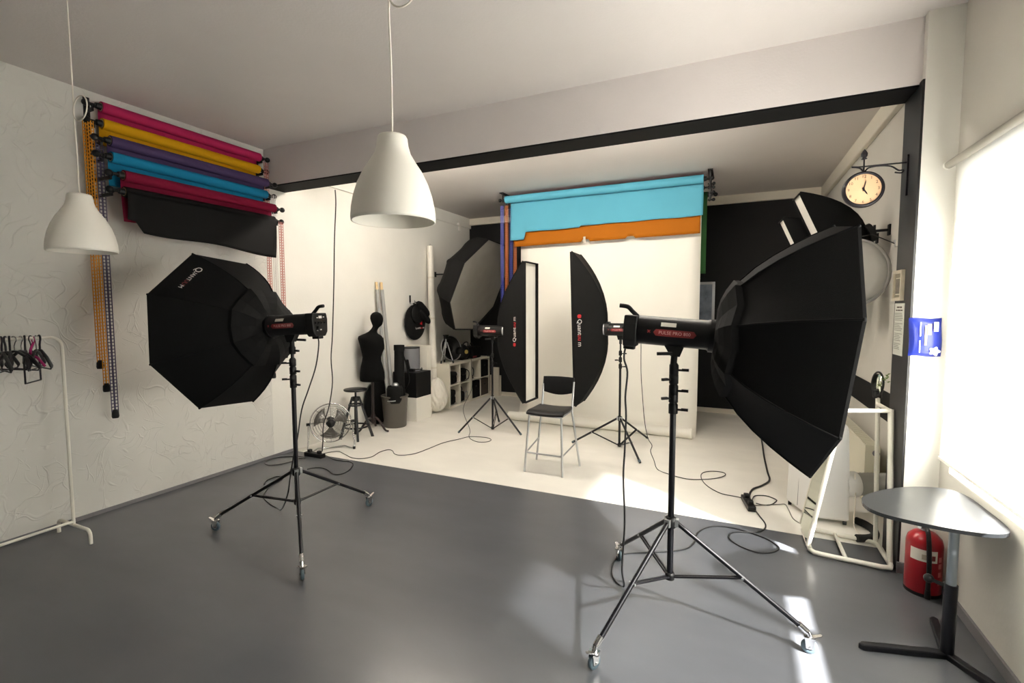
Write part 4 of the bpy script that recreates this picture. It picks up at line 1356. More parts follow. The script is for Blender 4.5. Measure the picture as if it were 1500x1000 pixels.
camera_bag('black camera bag with a pale strap in the upper shelf cube by the bundle', (0.30, 7.08, 0.394), 0.22, 0.26, 0.24, 2)
camera_bag('black camera bag in the upper cube beside the double partition', (0.30, 7.41, 0.394), 0.22, 0.24, 0.27)
camera_bag('tall black bag in the lower shelf cube by the bundle', (0.30, 7.03, 0.037), 0.24, 0.20, 0.30, False)
t = thing('round_handle_case', 'black gear with round pale rings in the lower cube by the partition', 'case', (0.30, 7.40, 0.037))
part(t, 'case', MB().cbox((0.29, 7.38, 0.125), 0.22, 0.20, 0.176), BLACK, bevel=0.03)
part(t, 'ring', MB().tube(arc((0.42, 7.49, 0.15), 0.055, 0, 2 * math.pi, 20, (0, 1, 0))[:-1], 0.008, 6, closed=True), SILVER)
part(t, 'top_ring', MB().tube(arc((0.36, 7.38, 0.255), 0.05, 0, 2 * math.pi, 20, (0, 1, 0))[:-1], 0.010, 6, closed=True), BLACKPL)
t = thing('speed_ring_adapter', 'upright metal softbox ring standing in the upper shelf cube', 'ring', (0.32, 7.83, 0.394))
part(t, 'ring', MB().tube(arc((0.34, 7.80, 0.51), 0.10, 0, 2 * math.pi, 28, (0, 1, 0))[:-1], 0.014, 8, closed=True), BLACKPL)
part(t, 'inner_ring', MB().tube(arc((0.345, 7.80, 0.51), 0.078, 0, 2 * math.pi, 28, (0, 1, 0))[:-1], 0.006, 8, closed=True), SILVER)
part(t, 'base', MB().cbox((0.33, 7.80, 0.404), 0.08, 0.10, 0.02), BLACKPL)
DB = mat('brown_grey_box', (62, 52, 44), 0.6, vary=0.2, vscale=12)
for y, z, m, lab in ((8.175, 0.394, BLACK, 'black fabric box in the upper cube next to the back wall'), (7.83, 0.037, BLACK, 'black fabric box in the lower cube beside the double partition'), (8.175, 0.037, DB, 'dark brownish box in the lower cube next to the back wall')):
    t = thing('storage_box', lab, 'box', (0.26, y, z), group='storage boxes in the shelf')
    part(t, 'box', MB().box(0.09, 0.435, y - 0.155, y + 0.155, z, z + 0.31), m, bevel=0.008)
    part(t, 'pull_tab', MB().box(0.435, 0.440, y - 0.03, y + 0.03, z + 0.20, z + 0.23), BLACKPL)

# things on top of the shelves
tp = Vector((0.32, 6.985, SH + 0.0))
t = thing('small_tripod', 'small silver camera tripod with black head on the shelf top', 'tripod', tp)
apex = tp + Vector((0, 0, 0.36))
for a in (0.3, 2.4, 4.5):
    d = Vector((math.cos(a), math.sin(a), 0))
    part(t, 'leg', MB().cyl(apex + d * 0.02, tp + d * 0.12 + Vector((0, 0, 0.03)), 0.009, n=8), SILVER)
    part(t, 'rubber_foot', MB().cyl(tp + d * 0.115 + Vector((0, 0, 0.05)), tp + d * 0.125, 0.014, n=8), BLACKPL)
part(t, 'column', MB().cyl(apex - Vector((0, 0, 0.10)), apex + Vector((0, 0, 0.06)), 0.012, n=10), SILVER)
part(t, 'pan_head', MB().cbox(apex + Vector((0, 0, 0.08)), 0.06, 0.07, 0.05), BLACKPL, bevel=0.01)
part(t, 'camera_plate', MB().cbox(apex + Vector((0, 0, 0.115)), 0.06, 0.09, 0.02), BLACKPL)
part(t, 'pan_handle', MB().cyl(apex + Vector((0.0, -0.03, 0.07)), apex + Vector((0.05, -0.16, 0.02)), 0.009, n=8), BLACKPL)
part(t, 'second_handle', MB().cyl(apex + Vector((0.0, 0.03, 0.08)), apex + Vector((0.03, 0.11, 0.06)), 0.008, n=8), BLACKPL)
bd = Vector((0.25, 7.27, SH + 0.235))
bn = Vector((0.93, -0.30, 0.22)).normalized()
Mb = frame((0, 0, 0), Vector((0, 0, 1)).cross(bn), bn.cross(Vector((0, 0, 1)).cross(bn)), bn).to_3x3()
t = thing('beauty_dish', 'large round black beauty dish with silver rim leaning on the shelf top', 'beauty dish', (0.30, 7.22, SH))
part(t, 'dish', MB().lathe([(0.05, -0.12), (0.12, -0.11), (0.18, -0.07), (0.215, -0.02), (0.225, 0.0), (0.215, 0.0), (0.17, -0.06), (0.11, -0.10), (0.0, -0.105)], 32, bd, Mb), BLACKPL)
part(t, 'rim', MB().lathe([(0.217, -0.004), (0.232, -0.004), (0.232, 0.010), (0.217, 0.010), (0.217, -0.004)], 32, bd, Mb), SILVER)
part(t, 'deflector', MB().lathe([(0.0, -0.03), (0.06, -0.03), (0.065, -0.038), (0.0, -0.04)], 20, bd, Mb), BLACKPL)
c = Vector((0.28, 7.58, SH))
t = thing('flash_case', 'rounded black flash case with a small yellow badge on the shelf top', 'case', c)
part(t, 'shell', MB().ball(c + Vector((0, 0, 0.13)), 0.13, 0.17, 0.15, n=20, m=12), BLACKPL)
part(t, 'foot', MB().cbox(c + Vector((0, 0, 0.012)), 0.16, 0.22, 0.024), BLACKPL)
part(t, 'badge', MB().cyl(c + Vector((0.117, -0.05, 0.15)), c + Vector((0.135, -0.058, 0.152)), 0.036, n=18), mat('yellow_badge', (196, 172, 96), 0.4))
part(t, 'handle', MB().tube(smooth_path([c + Vector((0.05, -0.12, 0.2)), c + Vector((0.08, -0.05, 0.31)), c + Vector((0.08, 0.08, 0.31)), c + Vector((0.05, 0.14, 0.2))]), 0.012, 8), BLACKPL)
c = Vector((0.28, 7.93, SH))
t = thing('cable_case', 'squat black case with a red strap on the shelf top behind the tripod stand', 'case', c)
part(t, 'body', MB().cbox(c + Vector((0, 0.0, 0.11)), 0.26, 0.34, 0.22), BLACK, bevel=0.03)
part(t, 'strap', MB().cbox(c + Vector((0.133, -0.10, 0.035)), 0.01, 0.14, 0.03), REDLAB)
part(t, 'handle', MB().tube(arc(c + Vector((0.0, 0, 0.215)), 0.07, 0, math.pi, 10, (0, 1, 0)), 0.010, 8), BLACKPL)
t = thing('leaning_board', 'narrow pale grey boards standing between the shelf end and the back wall', 'board', (0.6, 8.33, 0))
part(t, 'front_board', MB().box(0.52, 0.68, 8.30, 8.325, 0.0, 0.56), MOULD)
part(t, 'rear_board', MB().box(0.47, 0.70, 8.345, 8.37, 0.0, 0.40), MOULD)

# small white pipe bracket high on the left alcove wall
p = onx(672, 329, 0.03)
t = thing('pipe_clip', 'small white pipe fitting high on the left alcove wall', 'fitting', p)
part(t, 'plate', MB().cbox(p + Vector((-0.018, 0.06, -0.02)), 0.022, 0.06, 0.16), WHITEPL)
part(t, 'stub', MB().cyl(p + Vector((0.0, 0, -0.02)), p + Vector((0.0, 0, 0.14)), 0.010, n=8), WHITEPL)
part(t, 'valve', MB().ball(p + Vector((0.02, -0.05, 0)), 0.03, n=10, m=6), WHITEPL)
part(t, 'pipe', MB().cyl((0.03, 5.2, 3.262), (0.03, p.y, 3.262), 0.007, n=8), SMOOTH)

# ------------------------------------------------------------------ right side: radiator, air conditioner, mirror
RADM = mat('radiator_cream_enamel', (226, 222, 202), 0.35)
t = thing('radiator', 'cream panel radiator with slatted top under the black wall stripe', 'radiator', (5.88, 5.2, 0.12))
part(t, 'front_panel', MB().box(5.775, 5.785, 4.67, 6.07, 0.12, 0.585), RADM)
part(t, 'rear_panel', MB().box(5.865, 5.875, 4.67, 6.07, 0.12, 0.585), RADM)
part(t, 'end_cover', MB().box(5.775, 5.875, 4.66, 4.67, 0.12, 0.59), RADM)
for i in range(32):
    y = 4.69 + i * 0.0435
    part(t, 'slat', MB().box(5.785, 5.865, y, y + 0.020, 0.575, 0.590), RADM)
part(t, 'convector', MB().box(5.80, 5.85, 4.71, 6.03, 0.14, 0.54), BLACKMET)  # coloured dark to paint in the shade between the slats
part(t, 'thermostat_cap', MB().cyl((5.845, 4.66, 0.53), (5.845, 4.645, 0.53), 0.024, n=16), BASEG)
for y in (5.0, 5.7):
    part(t, 'wall_bracket', MB().box(5.875, W - 0.001, y - 0.02, y + 0.02, 0.2, 0.5), RADM)

ACM = mat('white_appliance_plastic', (232, 231, 228), 0.35)
P1, P2, P4 = Vector((5.37, 4.36, 0)), Vector((5.64, 4.385, 0)), Vector((5.23, 4.70, 0))
P3 = P2 + (P4 - P1)
pc = (P1 + P3) / 2


def acring(z, k):
    return [pc + (q - pc) * k + Vector((0, 0, z)) for q in (P1, P2, P3, P4)]


t = thing('air_conditioner', 'white portable air conditioner standing behind the tilted mirror', 'air conditioner', pc)
lv = [(0.03, 0.98), (0.05, 1.0), (0.45, 0.96), (0.76, 0.90), (0.80, 0.82)]
v = sum([acring(z, k) for z, k in lv], [])
f = [(a * 4 + i, a * 4 + (i + 1) % 4, (a + 1) * 4 + (i + 1) % 4, (a + 1) * 4 + i) for a in range(len(lv) - 1) for i in range(4)] + [(3, 2, 1, 0), tuple(len(v) - 4 + i for i in range(4))]
part(t, 'housing', MB().add(v, f), ACM, bevel=0.02)
part(t, 'seam', MB().cyl(P1.lerp(P4, 0.5) + Vector((-0.0, -0.0, 0.06)), P1.lerp(P4, 0.5) + Vector((0.012, 0, 0.5)), 0.003, n=6), BASEG)
for q in (P1, P2, P3, P4):
    w_ = pc.lerp(q, 0.85)
    part(t, 'foot_wheel', MB().cyl(w_ + Vector((-0.012, 0, 0.017)), w_ + Vector((0.012, 0, 0.017)), 0.017, n=12), BLACKPL)
part(t, 'energy_label', MB().cbox(P1.lerp(P2, 0.18) + Vector((0.0, -0.0035, 0.33)) + (pc - P1) * 0.03, 0.05, 0.002, 0.09, Matrix.Rotation(0.1, 3, 'Z')), mat('label_print', (196, 150, 90), 0.5, vary=0.5, vscale=30))
ridges = []
L0, L1 = Vector((5.635, 4.46, 0.315)), Vector((5.95, 4.54, 0.33))
dh = (L1 - L0)
Mh = frame((0, 0, 0), dh.orthogonal(), dh.cross(dh.orthogonal()), dh).to_3x3()
prof_h = []
for i in range(25):
    prof_h.append((0.083 + (0.006 if i % 2 else 0), dh.length * 0.98 * i / 24))
part(t, 'exhaust_hose', MB().lathe(prof_h, 22, L0, Mh), mat('grey_ribbed_hose', (150, 150, 144), 0.5))
part(t, 'hose_collar', MB().lathe([(0.075, -0.03), (0.095, -0.02), (0.098, 0.05), (0.088, 0.06)], 22, L0, Mh), ACM)

# bent black foam pipe on the floor
t = thing('foam_pipe', 'bent black foam pipe lying on the floor beside the black jamb', 'pipe', onz(1270, 782, 0.04))
pp = smooth_path([onz(1254, 762, 0.03), onz(1268, 768, 0.03), onz(1280, 777, 0.03), onz(1281, 785, 0.03), onz(1272, 788, 0.03), onz(1255, 788, 0.03)], 5)
part(t, 'pipe', MB().tube(pp, 0.028, 12), mat('black_foam', (26, 25, 24), 0.85))
part(t, 'end_ring', MB().tube(arc(pp[0], 0.024, 0, 2 * math.pi, 12, (0, 1, 0))[:-1], 0.003, 6, closed=True), BLACKPL)

# standing mirror with white tube frame
MIR = mat('mirror_glass', (222, 228, 214), 0.03, metal=1.0)
t = thing('standing_mirror', 'tilted standing mirror in a white tube frame beside the black jamb', 'mirror', (5.5, 3.9, 0))
za = 0.022
XR_ = 5.748
base_pts = [Vector((5.30, 3.80, za)), Vector((5.32, 3.765, za)), Vector((5.36, 3.755, za)), Vector((5.69, 3.725, za)), Vector((5.735, 3.735, za)), Vector((XR_, 3.78, za)), Vector((XR_, 4.06, za)), Vector((5.735, 4.10, za)), Vector((5.69, 4.115, za)),
            Vector((5.36, 4.17, za)), Vector((5.31, 4.165, za)), Vector((5.295, 4.12, za))]
part(t, 'base_loop', MB().tube(base_pts, 0.016, 10, closed=True), WHITEMET)
part(t, 'base_bar', MB().cyl((5.50, 3.742, za), (5.50, 4.145, za), 0.013, n=10), WHITEMET)
ztop = 1.02
part(t, 'upright', MB().cyl((XR_, 3.80, za), (XR_, 3.94, ztop), 0.018, n=12), WHITEMET)
part(t, 'upright', MB().cyl((XR_ - 0.01, 4.10, za), (XR_ - 0.01, 4.22, 1.06), 0.014, n=12), WHITEMET)
part(t, 'top_bar', MB().cyl((XR_, 3.94, ztop - 0.01), (5.455, 3.82, ztop - 0.01), 0.014, n=10), WHITEMET)
part(t, 'side_bar', MB().cyl((XR_, 3.94, ztop - 0.015), (XR_ - 0.01, 4.21, ztop - 0.015), 0.014, n=10), WHITEMET)
mA, mB_ = Vector((5.285, 3.79, 0.05)), Vector((5.462, 3.80, 1.06))
mC, mD = Vector((5.285, 4.17, 0.05)), Vector((5.462, 4.16, 1.06))
part(t, 'mirror_edge', MB().cyl(mA, mB_, 0.015, n=12), WHITEMET)
part(t, 'mirror_edge', MB().cyl(mC, mD, 0.012, n=12), WHITEMET)
nm_ = (mB_ - mA).cross(mC - mA).normalized()
q = [mA.lerp(mC, 0.03), mA.lerp(mC, 0.97), mB_.lerp(mD, 0.97), mB_.lerp(mD, 0.03)]
part(t, 'mirror_pane', MB().add(q + [x + nm_ * 0.006 for x in q], [(3, 2, 1, 0), (4, 5, 6, 7), (0, 1, 5, 4), (1, 2, 6, 5), (2, 3, 7, 6), (3, 0, 4, 7)]), MIR)
# small make-up mirror with greenery hung on the back upright
c = Vector((5.735, 4.23, 1.15))
t = thing('vanity_mirror', 'small round vanity mirror with a green sprig on top of the white frame', 'mirror', (c.x, c.y, 1.06))
vn = Vector((-0.97, -0.22, 0.05)).normalized()
vx = Vector((0, 0, 1)).cross(vn).normalized()
vz = vn.cross(vx)
part(t, 'ring', MB().tube([c + vx * (0.075 * math.cos(2 * math.pi * i / 24)) + vz * (0.085 * math.sin(2 * math.pi * i / 24)) for i in range(24)], 0.007, 8, closed=True), BLACKPL)
part(t, 'glass', MB().lathe([(0, 0.002), (0.072, 0.002), (0.072, -0.002), (0, -0.002)], 24, c, frame((0, 0, 0), vx, vz, vn).to_3x3()), MIR)
part(t, 'clip', MB().cbox(c + Vector((0, 0, -0.075)), 0.05, 0.05, 0.06), BLACKPL, bevel=0.01)
GRN = mat('green_leaf', (96, 116, 52), 0.6, vary=0.3, vscale=40)
random.seed(11)
for i in range(18):
    q = c + Vector((0.02, -0.02, 0.0)) + vx * random.uniform(0.02, 0.08) + vz * random.uniform(-0.02, 0.08) + vn * random.uniform(0.0, 0.02)
    d = Vector((random.uniform(-1, 1), random.uniform(-1, 1), random.uniform(0, 1))).normalized()
    s_ = d.orthogonal().normalized()
    part(t, 'leaf', MB().add([q, q + d * 0.014 + s_ * 0.007, q + d * 0.03, q + d * 0.014 - s_ * 0.007], [(0, 1, 2, 3)]), GRN)

# ------------------------------------------------------------------ station clock on the jamb
IRON = mat('wrought_iron', (30, 26, 32), 0.45, metal=0.3)
cc = Vector((5.533, 3.93, 2.482))
t = thing('station_clock', 'round station clock with cream face hung on a wrought iron arm', 'clock', (XJ, 3.93, 2.5))
n_ = Vector((0, -1, 0))
Mc = frame((0, 0, 0), (1, 0, 0), (0, 0, 1), (0, -1, 0)).to_3x3()
RC = 0.118
case = part(t, 'case', MB().lathe([(0, -0.028), (RC * .8, -0.028), (RC * 0.98, -0.02), (RC, -0.005), (RC, 0.012), (RC * 0.96, 0.030), (RC * 0.86, 0.032), (RC * 0.83, 0.020)], 40, cc, Mc), IRON)
face = part(t, 'dial', MB().lathe([(0, 0.019), (RC * 0.5, 0.019), (RC * 0.85, 0.019)], 40, cc, Mc), mat('cream_dial', (228, 186, 146), 0.5, vary=0.06, vscale=10))
INK = mat('brown_ink', (64, 44, 34), 0.6)
for k in range(1, 13):
    a = math.pi / 2 - k * math.pi / 6
    q = cc + Vector((math.cos(a) * RC * 0.70, -0.0195, math.sin(a) * RC * 0.70))
    part(face, 'numeral', text_mesh(MB(), str(k), 0.026, frame(q, (1, 0, 0), (0, 0, 1), (0, -1, 0)), depth=0.0003), INK)
for ang, ln, wd in ((math.radians(78), 0.062, 0.003), (math.radians(-58), 0.044, 0.0042)):
    d = Vector((math.cos(ang), 0, math.sin(ang)))
    sx_ = Vector((-d.z, 0, d.x))
    o_ = cc + Vector((0, -0.022, 0))
    part(t, 'hand', MB().add([o_ - d * 0.012 + sx_ * wd, o_ + d * ln * .7 + sx_ * wd, o_ + d * ln, o_ + d * ln * .7 - sx_ * wd, o_ - d * 0.012 - sx_ * wd], [(0, 1, 2, 3, 4)]), IRON, solid=0.001)
part(t, 'hand_pin', MB().cyl(cc + Vector((0, -0.018, 0)), cc + Vector((0, -0.026, 0)), 0.006, n=10), IRON)
za_ = 2.632
arm = MB().tube([(XJ, 3.93, za_), (5.50, 3.93, za_ + 0.002), (5.465, 3.93, za_ + 0.006)], 0.005, 8)
part(t, 'arm', arm, IRON)
part(t, 'scroll', MB().tube(smooth_path([(5.70, 3.93, za_ - 0.055), (5.735, 3.93, za_ - 0.062), (5.745, 3.93, za_ - 0.045), (5.72, 3.93, za_ - 0.045), (5.68, 3.93, za_ - 0.015), (5.62, 3.93, za_ - 0.004), (5.56, 3.93, za_ - 0.01), (5.537, 3.93, za_ - 0.04), (5.545, 3.93, za_ - 0.055), (5.575, 3.93, za_ - 0.04)]), 0.005, 8), IRON)
part(t, 'scroll', MB().tube(smooth_path([(5.465, 3.93, za_ + 0.004), (5.51, 3.93, za_ - 0.006), (5.53, 3.93, za_ - 0.035), (5.52, 3.93, za_ - 0.052), (5.49, 3.93, za_ - 0.045)]), 0.005, 8), IRON)
part(t, 'hanger', MB().cyl((5.533, 3.93, cc.z + RC * 0.9), (5.533, 3.93, za_ + 0.06), 0.005, n=8), IRON)
part(t, 'finial', MB().lathe([(0.0, 0.045), (0.018, 0.050), (0.010, 0.058), (0.018, 0.070), (0.019, 0.085), (0.010, 0.102), (0.0, 0.115)], 14, (5.533, 3.93, za_)), IRON)
part(t, 'wall_bar', MB().box(XJ - 0.010, XJ, 3.92, 3.94, 2.42, 2.68), IRON)

# ------------------------------------------------------------------ picture and notice on the jamb
FRM = mat('limed_wood_frame', (176, 166, 146), 0.55, vary=0.1, vscale=25)
t = thing('picture_frame', 'small grey framed photograph on the black jamb above the notice', 'picture', (XJ, 3.97, 1.72))
y0, y1, z0, z1 = 3.88, 4.055, 1.745, 1.945
for (a0, a1, b0, b1) in ((y0, y1, z0, z0 + 0.022), (y0, y1, z1 - 0.022, z1), (y0, y0 + 0.022, z0 + 0.022, z1 - 0.022), (y1 - 0.022, y1, z0 + 0.022, z1 - 0.022)):
    part(t, 'moulding', MB().box(XJ - 0.02, XJ, a0, a1, b0, b1), FRM)
part(t, 'mount', MB().box(XJ - 0.012, XJ, y0 + 0.022, y1 - 0.022, z0 + 0.022, z1 - 0.022), mat('grey_mount', (128, 122, 104), 0.7))
part(t, 'mount_line', MB().box(XJ - 0.0135, XJ - 0.011, y0 + 0.045, y1 - 0.045, z0 + 0.040, z1 - 0.050), mat('pale_mount_line', (206, 200, 180), 0.7))
part(t, 'photograph', MB().box(XJ - 0.015, XJ - 0.011, y0 + 0.050, y1 - 0.050, z0 + 0.045, z1 - 0.055), mat('dark_photograph', (92, 84, 72), 0.5, vary=0.5, vscale=22))
t = thing('notice_sheet', 'laminated white rules sheet on the black jamb under the picture', 'notice', (XJ, 3.97, 1.38))
y0, y1, z0, z1 = 3.855, 4.045, 1.385, 1.728
part(t, 'sheet', MB().box(XJ - 0.003, XJ, y0, y1, z0, z1), mat('laminated_sheet', (206, 206, 196), 0.3))
for zz, hh, words_ in ((z1 - 0.026, 0.010, (0.055, 0.04)), (z1 - 0.046, 0.008, (0.03, 0.05, 0.04))):
    yy = (y0 + y1) / 2 + (sum(words_) + 0.008 * (len(words_) - 1)) / 2
    for w_ in words_:
        part(t, 'heading_word', MB().box(XJ - 0.0036, XJ - 0.003, yy - w_, yy, zz - hh / 2, zz + hh / 2), INK)
        yy -= w_ + 0.008
random.seed(5)
LINEM = mat('small_print', (120, 120, 112), 0.6)
for i in range(22):
    zz = z1 - 0.066 - i * 0.0112
    if i % 6 == 5:
        continue
    w_ = random.uniform(0.10, 0.165)
    part(t, 'text_line', MB().box(XJ - 0.0036, XJ - 0.003, y1 - 0.012 - w_, y1 - 0.012, zz - 0.002, zz + 0.002), LINEM)

# ------------------------------------------------------------------ blue pack on the pillar
BLUE = mat('blue_film_pack', (34, 50, 146), 0.3, vary=0.08, vscale=8)
py = Y0 - 0.06
t = thing('blue_pack', 'glossy blue soft pack stuck to the bright pillar beside the notice', 'pack', (5.85, py, 1.40))
bx0, bx1, bz0, bz1 = 5.765, 5.925, 1.40, 1.635


def packf(u, v):
    puff = 0.045 * (math.sin(math.pi * u) ** 0.35) * (math.sin(math.pi * v) ** 0.35) if 0 < u < 1 and 0 < v < 1 else 0
    return Vector((bx0 + (bx1 - bx0) * u + 0.004 * math.sin(5 * v), py - 0.008 - puff, bz0 + (bz1 - bz0) * v + 0.003 * math.sin(7 * u)))


part(t, 'wrapper', MB().sheet(packf, 14, 14), BLUE)
part(t, 'back', MB().box(bx0 + 0.004, bx1 - 0.004, py - 0.010, py, bz0 + 0.004, bz1 - 0.004), BLUE)
WPR = mat('white_print', (236, 238, 244), 0.4)
GOLD = mat('gold_print', (196, 172, 110), 0.4)
pz = py - 0.0555
for (x0, x1, z0, z1, m) in ((5.872, 5.895, 1.555, 1.612, WPR), (5.842, 5.862, 1.535, 1.600, GOLD), (5.830, 5.842, 1.470, 1.590, GOLD), (5.806, 5.812, 1.425, 1.50, WPR), (5.806, 5.812, 1.525, 1.61, WPR)):
    part(t, 'print_block', MB().box(x0, x1, pz, pz + 0.002, z0, z1), m, bevel=0.002)
part(t, 'flower_print', MB().prism([(0.024 * (1 + 0.22 * math.cos(5 * a)) * math.cos(a), 0.024 * (1 + 0.22 * math.cos(5 * a)) * math.sin(a)) for a in [2 * math.pi * i / 30 for i in range(30)]], 0, 0.002, frame((5.882, pz + 0.004, 1.435), (1, 0, 0), (0, 0, 1), (0, -1, 0))), WPR)

# ------------------------------------------------------------------ fire extinguisher
EXR = mat('extinguisher_red', (150, 14, 28), 0.3)
ec = Vector((5.845, 3.55, 0))
t = thing('fire_extinguisher', 'red fire extinguisher with black hose on the floor under the table', 'fire extinguisher', ec)
part(t, 'cylinder', MB().lathe([(0, 0.0), (0.080, 0.0), (0.088, 0.012), (0.088, 0.30), (0.080, 0.335), (0.055, 0.362), (0.022, 0.375), (0.0, 0.375)], 36, ec), EXR)
part(t, 'skirt', MB().lathe([(0.0885, 0.0), (0.0895, 0.01), (0.0885, 0.02)], 36, ec), BLACKPL)
part(t, 'valve', MB().cyl(ec + Vector((0, 0, 0.37)), ec + Vector((0, 0, 0.42)), 0.02, n=14), SILVER)
part(t, 'upper_lever', MB().cbox(ec + Vector((0.01, -0.02, 0.455)), 0.025, 0.12, 0.012, Matrix.Rotation(-0.25, 3, 'X')), WHITEPL)
part(t, 'lower_lever', MB().cbox(ec + Vector((0.01, -0.02, 0.425)), 0.022, 0.11, 0.010), BLACKPL)
part(t, 'gauge', MB().cyl(ec + Vector((-0.02, -0.01, 0.40)), ec + Vector((-0.034, -0.016, 0.40)), 0.016, n=14), SILVER)
part(t, 'pin_ring', MB().tube(arc(ec + Vector((0.03, -0.02, 0.41)), 0.014, 0, 2 * math.pi, 12)[:-1], 0.002, 6, closed=True), CHROME)
ed = Vector((CAM.x - ec.x, CAM.y - ec.y, 0)).normalized()
es = Vector((-ed.y, ed.x, 0))
hp = [ec + Vector((0, 0, 0.40)) + ed * 0.02, ec + Vector((0, 0, 0.40)) + ed * 0.085 + es * 0.012, ec + Vector((0, 0, 0.33)) + ed * 0.102 + es * 0.02, ec + Vector((0, 0, 0.2)) + ed * 0.103 + es * 0.026, ec + Vector((0, 0, 0.06)) + ed * 0.103 + es * 0.026]
part(t, 'hose', MB().tube(smooth_path(hp), 0.012, 10), BLACKPL)
part(t, 'nozzle', MB().cyl(hp[-1], hp[-1] + Vector((0, 0, -0.05)), 0.013, 0.016, n=10), BLACKPL)


def wrap(a0, a1, z0, z1, r=0.0888):
    b0 = math.atan2(ed.y, ed.x)
    return lambda u, v: ec + Vector((r * math.cos(b0 + a0 + (a1 - a0) * u), r * math.sin(b0 + a0 + (a1 - a0) * u), z0 + (z1 - z0) * v))


part(t, 'label', MB().sheet(wrap(-0.75, 0.75, 0.215, 0.285), 10, 2), STICK)
part(t, 'label_seal', MB().sheet(wrap(0.42, 0.62, 0.228, 0.258, 0.0892), 4, 2), REDLAB)
part(t, 'label_text', MB().sheet(wrap(-0.1, 0.35, 0.228, 0.258, 0.0892), 4, 2), FRM)
for z in (0.08, 0.13, 0.18, 0.22):
    part(t, 'side_print', MB().sheet(wrap(0.85, 1.1, z, z + 0.03, 0.0889), 4, 2), mat('faint_print', (206, 120, 120), 0.5))

# ------------------------------------------------------------------ side table
TAB = mat('dark_grey_tabletop', (28, 30, 32), 0.3, vary=0.1, vscale=14)
ZT = 0.69
out = [(5.405, 2.965), (5.42, 3.05), (5.474, 3.135), (5.576, 3.246), (5.70, 3.34), (5.82, 3.385), (5.90, 3.37), (5.938, 3.28), (5.945, 3.10), (5.945, 2.95), (5.935, 2.86), (5.90, 2.805), (5.83, 2.775), (5.72, 2.77), (5.599, 2.79), (5.477, 2.832), (5.42, 2.89)]
t = thing('side_table', 'dark side table with rounded triangular top and silver column by the window', 'table', (5.749, 2.87, 0))
part(t, 'top', MB().prism([(p.x, p.y) for p in smooth_path([(x, y, 0) for x, y in out] + [(out[0][0], out[0][1], 0)], 4)[:-1]], ZT - 0.018, ZT), TAB)
tpx, tpy = 5.755, 2.90
part(t, 'column', MB().cyl((tpx, tpy, 0.36), (tpx, tpy, ZT - 0.018), 0.020, n=18), ZINC)
part(t, 'outer_column', MB().cyl((tpx, tpy, 0.02), (tpx, tpy, 0.37), 0.027, n=18), BLACKMET)
part(t, 'mounting_plate', MB().cbox((tpx, tpy, ZT - 0.022), 0.14, 0.14, 0.008), BLACKMET)
part(t, 'height_knob', MB().cyl((tpx - 0.02, tpy + 0.02, 0.35), (tpx - 0.055, tpy + 0.055, 0.35), 0.009, n=10).ball((tpx - 0.065, tpy + 0.065, 0.35), 0.022, n=12, m=8), BLACKPL)
for ex_, ey_ in ((5.378, 2.80), (5.80, 3.22), (5.935, 2.62)):
    d = Vector((ex_ - tpx, ey_ - tpy, 0))
    L = d.length
    d.normalize()
    sd_ = Vector((-d.y, d.x, 0))
    part(t, 'foot', MB().prism([(0, -0.022), (L - 0.02, -0.020), (L, 0), (L - 0.02, 0.020), (0, 0.022)], 0.0, 0.03, frame((tpx, tpy, 0), d, sd_, (0, 0, 1))), BLACKMET, bevel=0.006)

# ------------------------------------------------------------------ cables and power strips
def cable(name, label, pts, r, m=CABLE, group='cables on the floor', k=5):
    mb = MB().tube(smooth_path(pts, k), r, 7)
    return single(name, mb, m, label, 'cable', group)


def fl_(pts, z=0.006):
    return [onz(x, y, z) for x, y in pts]


def power_strip(label, px, ang, n=5):
    c = onz(*px)
    c.z = 0
    t = thing('power_strip', label, 'power strip', c, ang, group='power strips')
    P = lambda nm, mb, mm, **k: part(t, nm, mb, mm, world=False, **k)
    P('body', MB().box(-0.04 * n - 0.02, 0.04 * n + 0.02, -0.032, 0.032, 0, 0.045), BLACKPL, bevel=0.006)
    for i in range(n):
        x = (i - (n - 1) / 2) * 0.075
        if i % 2 == 0:
            P('plug', MB().cbox((x, 0, 0.058), 0.045, 0.042, 0.04), BLACKPL, bevel=0.008)
        else:
            P('socket', MB().lathe([(0.0, 0.039), (0.017, 0.039), (0.019, 0.041), (0.021, 0.038)], 14, (x, 0, 0)), BLACKMET)
    P('switch', MB().cbox((0.04 * n, 0, 0.041), 0.02, 0.018, 0.008), SILVER)
    return t


power_strip('black power strip full of plugs on the grey floor beside the fan', (461, 668.5), math.atan2((onz(476, 670) - onz(446, 664.5)).y, (onz(476, 670) - onz(446, 664.5)).x), 3)
power_strip('black power strip with plugs on the white floor by the air conditioner', (1096, 740), 1.75, 3)

